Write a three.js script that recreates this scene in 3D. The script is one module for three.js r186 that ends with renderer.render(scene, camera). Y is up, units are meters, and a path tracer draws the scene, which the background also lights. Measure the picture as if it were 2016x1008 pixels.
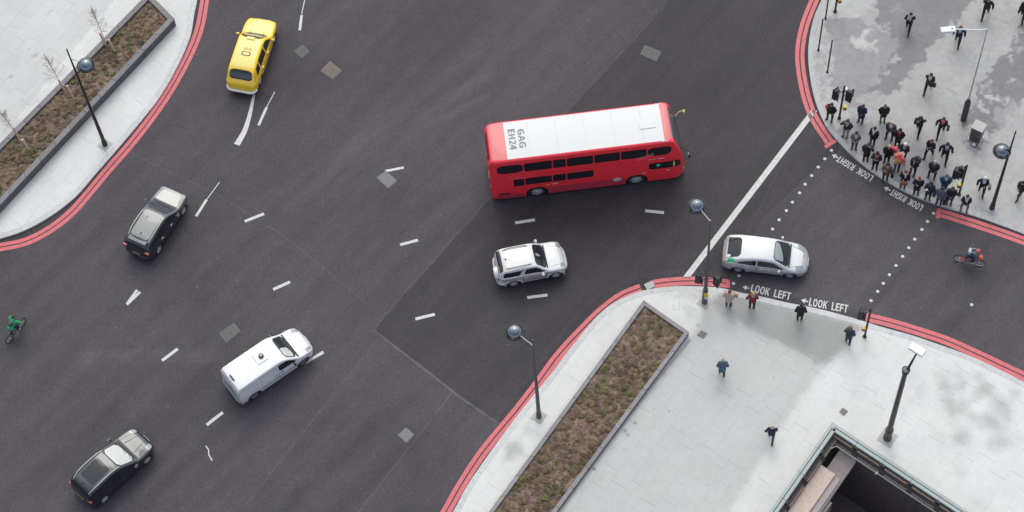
import * as THREE from 'three';
import { mergeGeometries, toCreasedNormals } from 'three/addons/utils/BufferGeometryUtils.js';
import { RoundedBoxGeometry } from 'three/addons/geometries/RoundedBoxGeometry.js';
import { ImprovedNoise } from 'three/addons/math/ImprovedNoise.js';
import { FontLoader } from 'three/addons/loaders/FontLoader.js';

// ---------------------------------------------------------------- camera, sky, sun, exposure
const scene = new THREE.Scene();
const camera = new THREE.PerspectiveCamera(13.03, 2, 1, 1500);
camera.position.set(0, 106.0, 0);                       // a viewing platform high above the junction
camera.rotation.set(-1.0914, 0, -0.0906, 'YXZ');
const renderer = new THREE.WebGLRenderer({ antialias: true });
renderer.setSize(1024, 512);
renderer.toneMapping = THREE.LinearToneMapping;
renderer.toneMappingExposure = 1.0;
renderer.shadowMap.enabled = true;

const SUN = new THREE.Vector3(0.03, 0.76, -0.65).normalize();   // the bright part of the overcast
const perlin = new ImprovedNoise();
const fbm = (x, y, z = 0, o = 4) => { let s = 0, a = 0.5; for (let i = 0; i < o; i++) { s += a * perlin.noise(x, y, z + i * 7.3); x *= 2.03; y *= 2.03; a *= 0.5; } return s; };
{ // overcast sky: cloud brighter round the hidden sun, horizon glow added for upright faces
  const w = 512, h = 256, d = new Float32Array(w * h * 4), v = new THREE.Vector3();
  for (let j = 0; j < h; j++) for (let i = 0; i < w; i++) {
    const el = ((j + 0.5) / h - 0.5) * Math.PI, az = ((i + 0.5) / w - 0.5) * 2 * Math.PI;
    v.set(Math.cos(el) * Math.cos(az), Math.sin(el), Math.cos(el) * Math.sin(az));
    const c = Math.max(0, v.dot(SUN));
    let L = 0.38 + 2.2 * Math.pow(c, 6) + 0.95 * Math.pow(c, 1.5) + 0.85 * Math.pow(1 - Math.max(0, v.y), 3);
    L *= 1 + 0.55 * fbm(v.x * 3.4, v.y * 3.4, v.z * 3.4, 5);
    const k = THREE.MathUtils.smoothstep(v.y, -0.08, 0.1);
    const cool = 1 - 0.24 * (1 - Math.pow(c, 1.2));
    const o = (j * w + i) * 4;
    d[o] = (L * cool) * k + 0.25 * (1 - k); d[o + 1] = L * (0.5 + 0.5 * cool) * k + 0.25 * (1 - k); d[o + 2] = L * (0.955 + 0.24 * (1 - Math.pow(c, 1.2))) * k + 0.25 * (1 - k); d[o + 3] = 1;
  }
  const t = new THREE.DataTexture(d, w, h, THREE.RGBAFormat, THREE.FloatType);
  t.mapping = THREE.EquirectangularReflectionMapping; t.magFilter = t.minFilter = THREE.LinearFilter; t.needsUpdate = true;
  scene.background = t; scene.environment = t;
}
const sun = new THREE.DirectionalLight(0xfffaf4, 0.85);
sun.position.copy(SUN).multiplyScalar(120).add(new THREE.Vector3(0, 0, -57)); sun.target.position.set(0, 0, -57);
sun.castShadow = true; sun.shadow.radius = 60;
Object.assign(sun.shadow.camera, { left: -45, right: 45, top: 35, bottom: -35, near: 10, far: 260 });
scene.add(sun, sun.target);

// ---------------------------------------------------------------- helpers
let seed = 7; const rnd = (a = 0, b = 1) => { seed = (seed * 1664525 + 1013904223) >>> 0; return a + (b - a) * seed / 4294967296; };
const lerp = (a, b, t) => a + (b - a) * t, clamp = (x, a, b) => Math.min(b, Math.max(a, x)), smooth = THREE.MathUtils.smoothstep;
const D2R = Math.PI / 180;
const used = {};
function numbered(n) { if (!(n in used)) { used[n] = 0; return n; } return n + '_' + String(++used[n]).padStart(3, '0'); }
function tag(o, label, category, group) { o.userData.label = label; if (category) o.userData.category = category; if (group) o.userData.group = group; return o; }
function thing(name, label, category, x = 0, y = 0, z = 0, turn = 0, group) {
  const o = new THREE.Group(); o.name = numbered(name); o.position.set(x, y, z); o.rotation.y = turn; scene.add(o);
  return tag(o, label, category, group);
}
function structure(name, o = new THREE.Group()) { o.name = name; o.userData.kind = 'structure'; scene.add(o); return o; }
function part(name, geo, mat, parent) {
  const m = new THREE.Mesh(Array.isArray(geo) ? join(geo) : geo, mat); m.name = name; m.castShadow = m.receiveShadow = true; parent.add(m); return m;
}
function join(list) {
  const g = list.map((x) => { let k = x.index ? x.toNonIndexed() : x.clone(); for (const n of Object.keys(k.attributes)) if (!['position', 'normal', 'uv'].includes(n)) k.deleteAttribute(n); if (!k.attributes.uv) k.setAttribute('uv', new THREE.BufferAttribute(new Float32Array(k.attributes.position.count * 2), 2)); return k; });
  return g.length === 1 ? g[0] : mergeGeometries(g);
}
const M = (o) => new THREE.MeshStandardMaterial({ roughness: 0.7, ...o });
const P = (o) => new THREE.MeshPhysicalMaterial(o);
const rgb = (r, g, b) => new THREE.Color().setRGB(r, g, b);
const box = (w, h, d, x = 0, y = 0, z = 0, r = 0) => (r ? new RoundedBoxGeometry(w, h, d, 2, r) : new THREE.BoxGeometry(w, h, d)).translate(x, y, z);
function tube(a, b, r0, r1 = r0, n = 8) {                    // a tapered bar between two points
  const A = new THREE.Vector3(...a), B = new THREE.Vector3(...b), d = B.clone().sub(A), L = d.length();
  return new THREE.CylinderGeometry(r1, r0, L, n).translate(0, L / 2, 0).applyQuaternion(new THREE.Quaternion().setFromUnitVectors(new THREE.Vector3(0, 1, 0), d.divideScalar(L))).translate(A.x, A.y, A.z);
}
const bend = (pts, r, n = 24, k = 6) => new THREE.TubeGeometry(new THREE.CatmullRomCurve3(pts.map((p) => new THREE.Vector3(...p))), n, r, k);
const ball = (r, x = 0, y = 0, z = 0, sx = 1, sy = 1, sz = 1) => new THREE.SphereGeometry(r, 16, 10).scale(sx, sy, sz).translate(x, y, z);

// plan geometry: polygons are lists of [x, z]
const area2 = (p) => { let s = 0; for (let i = 0; i < p.length; i++) { const a = p[i], b = p[(i + 1) % p.length]; s += a[0] * b[1] - b[0] * a[1]; } return s; };
function sheet(poly, y, map, holes = []) {                   // a flat horizontal sheet with plan texture coordinates
  const all = [...poly, ...holes.flat()], pos = [], uv = [];
  const f = THREE.ShapeUtils.triangulateShape(poly.map((p) => new THREE.Vector2(...p)), holes.map((h) => h.map((p) => new THREE.Vector2(...p))));
  for (const t of f) {
    const [a, b, c] = t.map((i) => all[i]);
    const up = (b[0] - a[0]) * (c[1] - a[1]) - (c[0] - a[0]) * (b[1] - a[1]) < 0;
    for (const p of up ? [a, b, c] : [a, c, b]) { pos.push(p[0], y, p[1]); uv.push(...(map ? map(p[0], p[1]) : [p[0], p[1]])); }
  }
  const g = new THREE.BufferGeometry();
  g.setAttribute('position', new THREE.Float32BufferAttribute(pos, 3)); g.setAttribute('uv', new THREE.Float32BufferAttribute(uv, 2)); g.computeVertexNormals();
  return g;
}
function prism(poly, y0, y1, map) {                          // sheet plus its side walls
  const p = area2(poly) > 0 ? [...poly].reverse() : poly, pos = [], uv = [];
  for (let i = 0; i < p.length; i++) {
    const a = p[i], b = p[(i + 1) % p.length];
    for (const [q, y] of [[a, y0], [b, y0], [b, y1], [a, y0], [b, y1], [a, y1]]) { pos.push(q[0], y, q[1]); uv.push(...(map ? map(q[0], q[1]) : q)); }
  }
  const g = new THREE.BufferGeometry();
  g.setAttribute('position', new THREE.Float32BufferAttribute(pos, 3)); g.setAttribute('uv', new THREE.Float32BufferAttribute(uv, 2)); g.computeVertexNormals();
  return mergeGeometries([sheet(p, y1, map), g]);
}
function clip(poly, quad) {                                   // what of a polygon lies inside a convex one
  let out = poly; const s = Math.sign(area2(quad));
  for (let i = 0; i < quad.length && out.length; i++) {
    const a = quad[i], b = quad[(i + 1) % quad.length], inp = out; out = [];
    const side = (p) => s * ((b[0] - a[0]) * (p[1] - a[1]) - (b[1] - a[1]) * (p[0] - a[0]));
    for (let j = 0; j < inp.length; j++) {
      const p = inp[j], q = inp[(j + 1) % inp.length], dp = side(p), dq = side(q);
      if (dp >= 0) out.push(p);
      if (dp >= 0 !== dq >= 0) { const t = dp / (dp - dq); out.push([lerp(p[0], q[0], t), lerp(p[1], q[1], t)]); }
    }
  }
  return out.filter((p, i) => { const q = out[(i + 1) % out.length]; return Math.hypot(p[0] - q[0], p[1] - q[1]) > 1e-3; });
}
function path(pts, n = 10) {                                  // a smooth plan curve through the points
  const c = new THREE.CatmullRomCurve3(pts.map((p) => new THREE.Vector3(p[0], 0, p[1])), false, 'centripetal');
  return c.getSpacedPoints((pts.length - 1) * n).map((v) => [v.x, v.z]);
}
function offset(pts, d) {                                     // the curve moved sideways (to the right of its direction for d > 0)
  return pts.map((p, i) => { const a = pts[Math.max(0, i - 1)], b = pts[Math.min(pts.length - 1, i + 1)], l = Math.hypot(b[0] - a[0], b[1] - a[1]); return [p[0] - (b[1] - a[1]) / l * d, p[1] + (b[0] - a[0]) / l * d]; });
}
const ribbon = (c, w) => [...offset(c, -w / 2), ...offset(c, w / 2).reverse()];
const strip = (a, b, w0, w1 = w0) => { const l = Math.hypot(b[0] - a[0], b[1] - a[1]), n = [-(b[1] - a[1]) / l, (b[0] - a[0]) / l]; return [[a[0] + n[0] * w0 / 2, a[1] + n[1] * w0 / 2], [b[0] + n[0] * w1 / 2, b[1] + n[1] * w1 / 2], [b[0] - n[0] * w1 / 2, b[1] - n[1] * w1 / 2], [a[0] - n[0] * w0 / 2, a[1] - n[1] * w0 / 2]]; };

// plan textures: each surface has its own colour map laid out in metres
function plan(x0, z0, w, d, W, H, paint, colour) {
  const layer = (n) => { const c = document.createElement('canvas'); c.width = W; c.height = H; const k = c.getContext('2d'); k.fillStyle = 'rgb(128,128,128)'; k.fillRect(0, 0, W, H); k.setTransform(W / w, 0, 0, H / d, -x0 * W / w, -z0 * H / d); paint(k, n); return k.getImageData(0, 0, W, H).data; };
  const A = layer(0), B = layer(1), out = new Uint8Array(W * H * 4);
  const read = (D, x, z) => { const i = clamp(Math.floor((x - x0) / w * W), 0, W - 1), j = clamp(Math.floor((z - z0) / d * H), 0, H - 1); return D[(j * W + i) * 4] / 128; };
  for (let j = 0; j < H; j++) for (let i = 0; i < W; i++) {
    const x = x0 + (i + 0.5) / W * w, z = z0 + (j + 0.5) / H * d, o = (j * W + i) * 4;
    const c = colour(x, z, (u, v) => read(A, u, v), B[o] / 128);
    for (let k = 0; k < 3; k++) { const l = clamp(c[k], 0, 1); out[o + k] = 255 * (l < 0.0031308 ? 12.92 * l : 1.055 * Math.pow(l, 1 / 2.4) - 0.055) + 0.5; }
    out[o + 3] = 255;
  }
  const t = new THREE.DataTexture(out, W, H); t.colorSpace = THREE.SRGBColorSpace; t.wrapS = t.wrapT = THREE.RepeatWrapping; t.magFilter = THREE.LinearFilter; t.minFilter = THREE.LinearMipmapLinearFilter; t.generateMipmaps = true; t.needsUpdate = true;
  return { t, uv: (x, z) => [(x - x0) / w, (z - z0) / d] };
}
const poly = (k, pts, g, a = 1) => { k.fillStyle = `rgba(${g},${g},${g},${a})`; k.beginPath(); pts.forEach((p, i) => (i ? k.lineTo(...p) : k.moveTo(...p))); k.closePath(); k.fill(); };
const line = (k, pts, g, w, a = 1) => { k.strokeStyle = `rgba(${g},${g},${g},${a})`; k.lineWidth = w; k.lineCap = 'round'; k.beginPath(); pts.forEach((p, i) => (i ? k.lineTo(...p) : k.moveTo(...p))); k.stroke(); };
const blot = (k, p, r, g, a = 1, sq = 1, rot = 0) => { k.save(); k.translate(...p); k.rotate(rot); k.scale(1, sq); const q = k.createRadialGradient(0, 0, 0, 0, 0, r); q.addColorStop(0, `rgba(${g},${g},${g},${a})`); q.addColorStop(0.6, `rgba(${g},${g},${g},${a * 0.75})`); q.addColorStop(1, `rgba(${g},${g},${g},0)`); k.fillStyle = q; k.beginPath(); k.arc(0, 0, r, 0, 7); k.fill(); k.restore(); };
function noiseTile(n, f) { const d = new Uint8Array(n * n * 4); for (let i = 0; i < n * n; i++) { const v = clamp(f(i % n, Math.floor(i / n)), 0, 255); d.set([v, v, v, 255], i * 4); } const t = new THREE.DataTexture(d, n, n); t.wrapS = t.wrapT = THREE.RepeatWrapping; t.magFilter = THREE.LinearFilter; t.needsUpdate = true; return t; }
const font = await new FontLoader().loadAsync('fonts/droid/droid_sans_bold.typeface.json');
function word(text, width, height) {                          // flat lettering in x (reading) and y (up), from 0,0 to width,height
  const g = new THREE.ShapeGeometry(font.generateShapes(text, 1)); g.computeBoundingBox(); const b = g.boundingBox;
  return g.translate(-b.min.x, -b.min.y, 0).scale(width / (b.max.x - b.min.x), height / (b.max.y - b.min.y), 1);
}


// ---------------------------------------------------------------- the road
const westKerb = path([[-16.20, -76.46], [-16.37, -74.71], [-16.54, -73.33], [-16.73, -72.31], [-16.98, -70.82], [-17.70, -68.96], [-18.74, -66.99], [-20.09, -65.15], [-21.19, -63.77], [-22.27, -62.46], [-23.41, -61.08], [-24.81, -59.99], [-26.18, -59.28], [-27.50, -58.92], [-28.87, -58.68], [-30.24, -58.58]]);
const westRed = path([[-15.79, -76.42], [-15.93, -74.66], [-16.13, -73.28], [-16.55, -71.08], [-17.65, -68.45], [-18.98, -66.15], [-20.43, -64.14], [-21.44, -62.92], [-22.60, -61.44], [-23.62, -60.21], [-24.80, -59.27], [-26.11, -58.65], [-27.48, -58.45], [-28.86, -58.28], [-30.23, -58.17]]);
const eastKerb = path([[20.31, -72.44], [19.43, -70.79], [18.66, -69.49], [17.99, -68.20], [17.43, -66.26], [17.28, -64.61], [17.33, -62.99], [17.48, -62.06], [17.77, -61.03], [18.21, -60.21], [18.77, -59.32], [19.37, -58.56], [19.81, -58.07], [20.29, -57.58], [20.77, -57.18], [21.26, -56.78], [22.22, -56.15], [23.47, -55.50], [24.53, -55.01], [25.57, -54.47], [27.12, -53.58], [28.67, -52.66]]);
const eastRedA = path([[19.74, -72.51], [18.92, -70.85], [18.24, -69.54], [17.46, -67.91], [16.98, -66.31], [16.85, -64.99], [16.92, -63.04], [17.16, -61.80], [17.81, -60.15]]);
const eastRedB = path([[22.83, -55.41], [23.43, -55.13], [25.31, -54.19], [27.05, -53.25], [28.61, -52.39]]);
const southKerb = path([[-5.54, -38.85], [-4.86, -39.86], [-4.07, -40.98], [-3.31, -42.23], [-1.44, -44.64], [-0.11, -46.24], [1.32, -47.83], [2.68, -49.44], [4.29, -51.17], [5.32, -51.84], [6.63, -52.28], [8.25, -52.38], [9.50, -52.26], [10.77, -52.04], [11.79, -51.66], [12.97, -51.27], [14.17, -50.82], [15.35, -50.44], [16.51, -49.99], [17.66, -49.49], [18.92, -48.89], [20.26, -48.32], [21.62, -47.63], [23.07, -46.84], [25.54, -45.13], [27.44, -43.63]]);
const southRedA = path([[-5.89, -38.88], [-5.22, -39.90], [-4.45, -41.02], [-3.70, -42.21], [-2.69, -43.64], [-1.69, -44.81], [-0.61, -45.98], [0.68, -47.48], [1.95, -49.04], [3.24, -50.32], [4.50, -51.44], [5.62, -52.17], [6.63, -52.52]]);
const southRedB = path([[7.31, -52.66], [7.97, -52.71], [9.55, -52.64], [11.20, -52.32]]);
const southRedC = path([[18.13, -49.65], [19.36, -49.17], [20.89, -48.46], [22.04, -47.88], [23.13, -47.18], [25.61, -45.49], [27.55, -44.19]]);
const stairHole = [[15.32, -43.44], [3.47, -29.47], [7.91, -20.90], [29.35, -30.68]];

const road = structure('road');
const roadMap = plan(-36, -86, 72, 54, 2048, 1536, (k, n) => {
  if (n === 0) {
    poly(k, [[-7.56, -51.47], [-0.14, -59.55], [10.54, -70.72], [21.29, -71.28], [18.12, -59.61], [12.97, -52.08], [7.66, -52.62], [2.24, -49.31], [-1.38, -45.40]], 92);
    poly(k, [[0.16, -59.90], [10.54, -70.72], [13.67, -70.38], [9.11, -63.14], [2.30, -55.92], [-4.44, -48.66], [-7.56, -51.47]], 88);
    poly(k, [[-28.00, -67.74], [-27.59, -52.00], [-15.05, -73.51], [-6.37, -72.57], [-13.70, -59.12], [-19.19, -63.53]], 122, 0.7);
    poly(k, [[13.49, -56.00], [17.85, -59.64], [29.01, -51.65], [27.55, -44.19], [18.04, -50.07], [11.12, -52.27]], 138, 0.8);
    poly(k, [[-12.15, -73.20], [-0.04, -71.88], [-7.93, -64.29], [-11.77, -67.35]], 116, 0.5);
    for (let i = 0; i < 260; i++) { // the long streaks that tyres leave, most along the curve of the main stream
      const t = rnd(), a = [lerp(-30, 34, rnd()), lerp(-82, -38, rnd())], an = (rnd() < 0.75 ? rnd(0.65, 0.95) : rnd(-0.3, 0.25)), l = rnd(2, 11);
      line(k, [a, [a[0] + l * Math.cos(an), a[1] - l * Math.sin(an)]], t < 0.5 ? 170 : 84, rnd(0.2, 1.0), 0.055);
    }
    for (const [a, b, c, g, al] of [[[-12.05, -58.95], [-8.02, -62.35], [-0.45, -66.47], 180, 0.10], [[-10.38, -59.41], [-6.34, -62.50], [-0.55, -65.16], 185, 0.09], [[-23.02, -51.39], [-19.27, -51.11], [-15.80, -50.82], 170, 0.16], [[-14.25, -59.18], [-6.25, -64.12], [0.92, -69.36], 176, 0.06], [[-20.88, -42.77], [-16.15, -46.51], [-10.18, -50.85], 172, 0.05]])
      for (let i = 0; i < 14; i++) { const j = () => rnd(-0.45, 0.45); line(k, path([a, b, c].map((p) => [p[0] + j(), p[1] + j()]), 6), g + 14, rnd(0.1, 0.6), al * 0.6); }
    for (const [p, r, g, a] of [[[-18.52, -45.19], 1.0, 170, 0.25], [[-23.06, -55.75], 1.2, 150, 0.17], [[-7.47, -54.16], 1.4, 150, 0.15], [[8.44, -59.67], 2.0, 120, 0.17]]) blot(k, p, r, g, a, 0.4, -0.8);
    for (const c of [westKerb, eastKerb, southKerb]) { line(k, offset(c, c === eastKerb ? -0.22 : c === westKerb ? -0.25 : -0.22), 96, 0.34, 0.75); line(k, offset(c, -0.9), 150, 0.25, 0.2); }
  } else {
    const seam = (pts, g = 165, w = 0.05, a = 0.5) => line(k, pts, g > 128 ? Math.min(255, g + 45) : g, w * 1.25, Math.min(1, a * 1.5));
    seam([[-20.45, -63.66], [-15.61, -60.43], [-12.10, -57.55], [-7.49, -52.66]], 175, 0.035, 0.35); seam([[-7.56, -51.47], [-5.96, -49.84], [-4.71, -48.60], [-3.35, -47.19], [-1.38, -45.48]], 190, 0.06, 0.75); seam([[-7.56, -51.47], [-7.12, -52.17], [-4.00, -55.49], [-0.14, -59.55]], 150, 0.04, 0.4);
    seam([[-0.14, -59.55], [3.85, -63.87], [10.54, -70.72]], 160, 0.03, 0.25); seam([[-7.37, -50.92], [-9.77, -48.12], [-14.68, -42.17]], 168, 0.035, 0.4); seam([[-3.76, -47.44], [-5.44, -45.46], [-8.91, -41.34]], 176, 0.04, 0.5); seam([[-8.91, -41.34], [-10.67, -39.34]], 176, 0.04, 0.5);
    seam([[10.54, -70.72], [6.39, -66.75]], 60, 0.03, 0.4); seam([[16.48, -61.71], [12.91, -55.75], [10.85, -52.30]], 178, 0.03, 0.45); seam([[13.61, -56.86], [15.62, -55.59], [17.36, -54.52]], 170, 0.03, 0.25); seam([[3.39, -71.33], [-5.30, -61.10], [-12.25, -52.84]], 150, 0.03, 0.2); seam([[13.20, -70.09], [3.67, -58.90]], 84, 0.10, 0.2);
    seam([[-27.43, -56.19], [-25.83, -58.50]], 170, 0.03, 0.35); seam([[-23.21, -43.28], [-14.46, -50.69], [-7.29, -56.59]], 150, 0.03, 0.2);
    seam([[-1.82, -51.19], [1.28, -48.96]], 150, 0.04, 0.3); seam([[-1.60, -51.17], [-4.45, -48.52]], 150, 0.05, 0.25);
    for (let i = 0; i < 26; i++) blot(k, [rnd(-28, 30), rnd(-78, -40)], rnd(0.3, 0.9), rnd() < 0.6 ? 84 : 160, rnd(0.12, 0.3), rnd(0.3, 0.8), rnd(-1.2, -0.4));
    for (let i = 0; i < 900; i++) blot(k, [rnd(-30, 34), rnd(-82, -38)], rnd(0.03, i < 40 ? 0.13 : 0.08), rnd() < 0.7 ? 255 : 50, rnd(0.2, i < 40 ? 1 : 0.8)); // gum and grit
    for (let i = 0; i < 60; i++) { const a = [rnd(-30, 34), rnd(-82, -38)], an = rnd(0, 6); line(k, [a, [a[0] + rnd(0.1, 0.5) * Math.cos(an), a[1] + rnd(0.1, 0.5) * Math.sin(an)]], 190, 0.03, 0.4); }
  }
}, (x, z, A, B) => {
  const w = 0.12, m = A(x + w * fbm(x * 1.1, z * 1.1, 3, 2), z + w * fbm(x * 1.1, z * 1.1, 9, 2));
  const big = 1 + 0.34 * fbm(x * 0.13, z * 0.13, 1, 4), mid = 1 + 0.16 * fbm(x * 1.3, z * 1.3, 5, 3);
  const dir = 1 + 0.34 * fbm((x * 0.72 - z * 0.69) * 0.12, (x * 0.69 + z * 0.72) * 1.0, 2, 3), g = (1 + 0.36 * (rnd() - 0.5)) * (1 + 0.3 * fbm(x * 7, z * 7, 12, 2));
  const v = 0.055 * m * B * big * mid * dir * g;
  return [v * 1.06, v * 0.95, v * 1.07];
});
const asphaltBump = noiseTile(256, () => rnd(60, 200));
asphaltBump.repeat.set(60, 45);
const asphalt = P({ map: roadMap.t, roughness: 0.6, specularIntensity: 0.35, bumpMap: asphaltBump, bumpScale: 0.004 });
part('asphalt', sheet([[-190, -240], [190, -240], [190, 120], [-190, 120]], 0, roadMap.uv, [stairHole]), asphalt, road);

const wear = noiseTile(256, (i, j) => 238 + 50 * fbm(i * 0.04, j * 0.04, 1, 4) - (fbm(i * 0.12, j * 0.12, 4, 3) > 0.24 ? 70 : 0) - rnd(0, 26));
const whitePaint = M({ color: rgb(0.56, 0.55, 0.52), map: wear, roughness: 0.6 });
const redPaint = M({ color: rgb(0.58, 0.125, 0.135), map: wear, roughness: 0.6 });
const metre = (x, z) => [x / 2.2, z / 2.2];
const mark = (name, p, mat = whitePaint, y = 0.005) => part(name, sheet(p, y, metre), mat, road);
for (const c of [westRed, eastRedA, eastRedB, southRedA, southRedB, southRedC]) for (const s of [-0.145, 0.145]) mark('red_line', ribbon(offset(c, s), 0.22), redPaint);
mark('red_line', strip([17.46, -60.00], [18.12, -60.35], 0.2), redPaint, 0.009); mark('red_line', strip([22.74, -55.04], [22.92, -55.61], 0.2), redPaint, 0.009); mark('red_line', strip([11.23, -52.53], [11.17, -52.06], 0.2), redPaint, 0.009); mark('red_line', strip([18.01, -49.52], [18.28, -49.93], 0.2), redPaint, 0.009);
for (const [a, b, w] of [[[-10.79, -70.63], [-10.64, -71.65], 0.15], [[-10.64, -71.71], [-10.43, -72.66], 0.05], [[-13.29, -64.63], [-12.81, -65.76], 0.15], [[-12.81, -65.76], [-12.33, -66.71], 0.05], [[-16.84, -59.26], [-16.25, -60.24], 0.15], [[-16.25, -60.24], [-15.53, -61.25], 0.05], [[-14.21, -58.67], [-13.15, -59.04], 0.165],
  [[-5.91, -56.39], [-4.94, -56.57], 0.165], [[-6.47, -61.00], [-5.44, -61.12], 0.15], [[0.32, -57.08], [1.40, -57.16], 0.17], [[7.34, -57.10], [8.33, -56.88], 0.17], [[0.60, -52.56], [1.68, -52.60], 0.17], [[-5.36, -51.90], [-4.33, -52.07], 0.17], [[-12.80, -54.40], [-11.89, -54.76], 0.17], [[-18.76, -50.82], [-17.93, -51.42], 0.17],
  [[-16.48, -46.92], [-15.63, -47.55], 0.17], [[-11.29, -49.93], [-10.28, -50.47], 0.17]]) mark('lane_dash', strip(a, b, w));
mark('lane_dash', strip([-20.61, -54.32], [-20.06, -55.11], 0.15)); mark('lane_dash', strip([-20.61, -54.29], [-19.90, -54.97], 0.15), whitePaint, 0.009);
{ const c = path([[-14.53, -63.52], [-14.09, -64.32], [-13.78, -65.31], [-13.49, -66.67]], 8), L = offset(c, 0), a = [], b = []; L.forEach((p, i) => { const w = lerp(0.34, 0.14, i / (L.length - 1)) / 2; a.push(offset(c, -w)[i]); b.push(offset(c, w)[i]); }); mark('curved_line', [...a, ...b.reverse()]); }
mark('stop_line', strip([9.03, -52.85], [17.25, -62.41], 0.31));
mark('stop_line', strip([9.00, -52.92], [17.15, -62.49], 0.03), whitePaint, 0.0095);
for (const p of [[[-16.55, -45.76], [-16.40, -45.52]], [[-16.40, -45.52], [-16.41, -45.26]], [[-16.41, -45.26], [-16.23, -44.91]]]) mark('paint_squiggle', strip(p[0], p[1], 0.06), whitePaint, rnd(0.005, 0.009));
const studGeo = new THREE.CylinderGeometry(0.08, 0.09, 0.012, 14);
for (const [x, z] of [[17.78, -59.77], [17.35, -59.28], [16.92, -58.81], [16.50, -58.32], [16.07, -57.83], [15.70, -57.33], [15.24, -56.81], [14.85, -56.33], [14.39, -55.81], [13.97, -55.30], [11.84, -52.71], [11.50, -52.29], [22.61, -55.37], [22.20, -54.91], [21.83, -54.46], [21.36, -53.93], [20.96, -53.45], [20.56, -52.97], [20.13, -52.47], [19.70, -51.97], [19.30, -51.50], [18.94, -51.06], [18.51, -50.56], [23.67, -49.80], [17.83, -49.77]]) {
  const m = part('crossing_stud', studGeo, whitePaint, road); m.position.set(x, 0.007, z);
}
function lettering(text, a, b, h) {                           // painted along the baseline a to b, tops to the left of the reader's run
  const L = Math.hypot(b[0] - a[0], b[1] - a[1]), g = word(text, L, h).rotateX(-Math.PI / 2).rotateY(Math.atan2(-(b[1] - a[1]), b[0] - a[0])).translate(a[0], 0.006, a[1]);
  part('painted_letter', g, whitePaint, road);
}
function painted(text, a, b, h) {                             // each letter is a mark of its own
  const shares = { L: 0.8, O: 1, K: 0.98, E: 0.85, F: 0.8, T: 0.9, R: 0.95, I: 0.45, G: 1, H: 1, ' ': 0.75 };
  const total = [...text].reduce((s, c) => s + shares[c], 0); let at = 0;
  for (const c of text) {
    const s = at / total, e = (at + shares[c] * 0.84) / total; at += shares[c];
    if (c !== ' ') lettering(c, [lerp(a[0], b[0], s), lerp(a[1], b[1], s)], [lerp(a[0], b[0], e), lerp(a[1], b[1], e)], h);
  }
}
function arrow(a, b) { const l = Math.hypot(b[0] - a[0], b[1] - a[1]), u = [(b[0] - a[0]) / l, (b[1] - a[1]) / l], n = [-u[1], u[0]], q = (s, t) => [a[0] + u[0] * s + n[0] * t, a[1] + u[1] * s + n[1] * t]; mark('painted_arrow', [q(0, -0.04), q(l * 0.45, -0.04), q(l * 0.4, -0.16), q(l, 0), q(l * 0.4, 0.16), q(l * 0.45, 0.04), q(0, 0.04)], whitePaint, 0.006); }
painted('LOOK LEFT', [12.31, -51.71], [14.33, -50.99], 0.46); arrow([12.28, -51.91], [11.95, -52.04]);
painted('LOOK LEFT', [15.23, -50.60], [17.20, -49.97], 0.46); arrow([15.24, -50.83], [14.89, -50.97]);
painted('LOOK RIGHT', [19.82, -57.94], [18.14, -59.42], 0.40); arrow([18.07, -59.26], [17.77, -59.50]);
painted('LOOK RIGHT', [22.17, -55.88], [20.67, -57.08], 0.40); arrow([20.55, -56.97], [20.23, -57.22]);

// ---------------------------------------------------------------- pavements: kerb stones round the edge and slabs between
function kerbStones(parent, curve, d0, d1, shades) {          // one stone after another along the kerb
  const a = offset(curve, d0), b = offset(curve, d1); let i = 0;
  while (i < a.length - 1) {
    let j = i, l = 0; while (j < a.length - 1 && l < 0.95) { l += Math.hypot(a[j + 1][0] - a[j][0], a[j + 1][1] - a[j][1]); j++; }
    const A = a.slice(i, j + 1), B = b.slice(i, j + 1), cut = (q) => { const n = q.length; return q.map((p, k) => (k === n - 1 ? [lerp(p[0], q[n - 2][0], 0.04), lerp(p[1], q[n - 2][1], 0.04)] : p)); };
    part('kerb_stone', prism([...cut(A), ...cut(B).reverse()], 0.0, 0.122 + rnd(-0.002, 0.002), metre), shades[Math.floor(rnd(0, shades.length))], parent); i = j;
  }
}
const axis = 50.9 * D2R, AX = [Math.cos(axis), -Math.sin(axis)], AZ = [Math.sin(axis), Math.cos(axis)];
const rot = (s, t) => [AX[0] * s + AZ[0] * t, AX[1] * s + AZ[1] * t];
const unrot = (p) => [p[0] * AX[0] + p[1] * AX[1], p[0] * AZ[0] + p[1] * AZ[1]];
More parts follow.
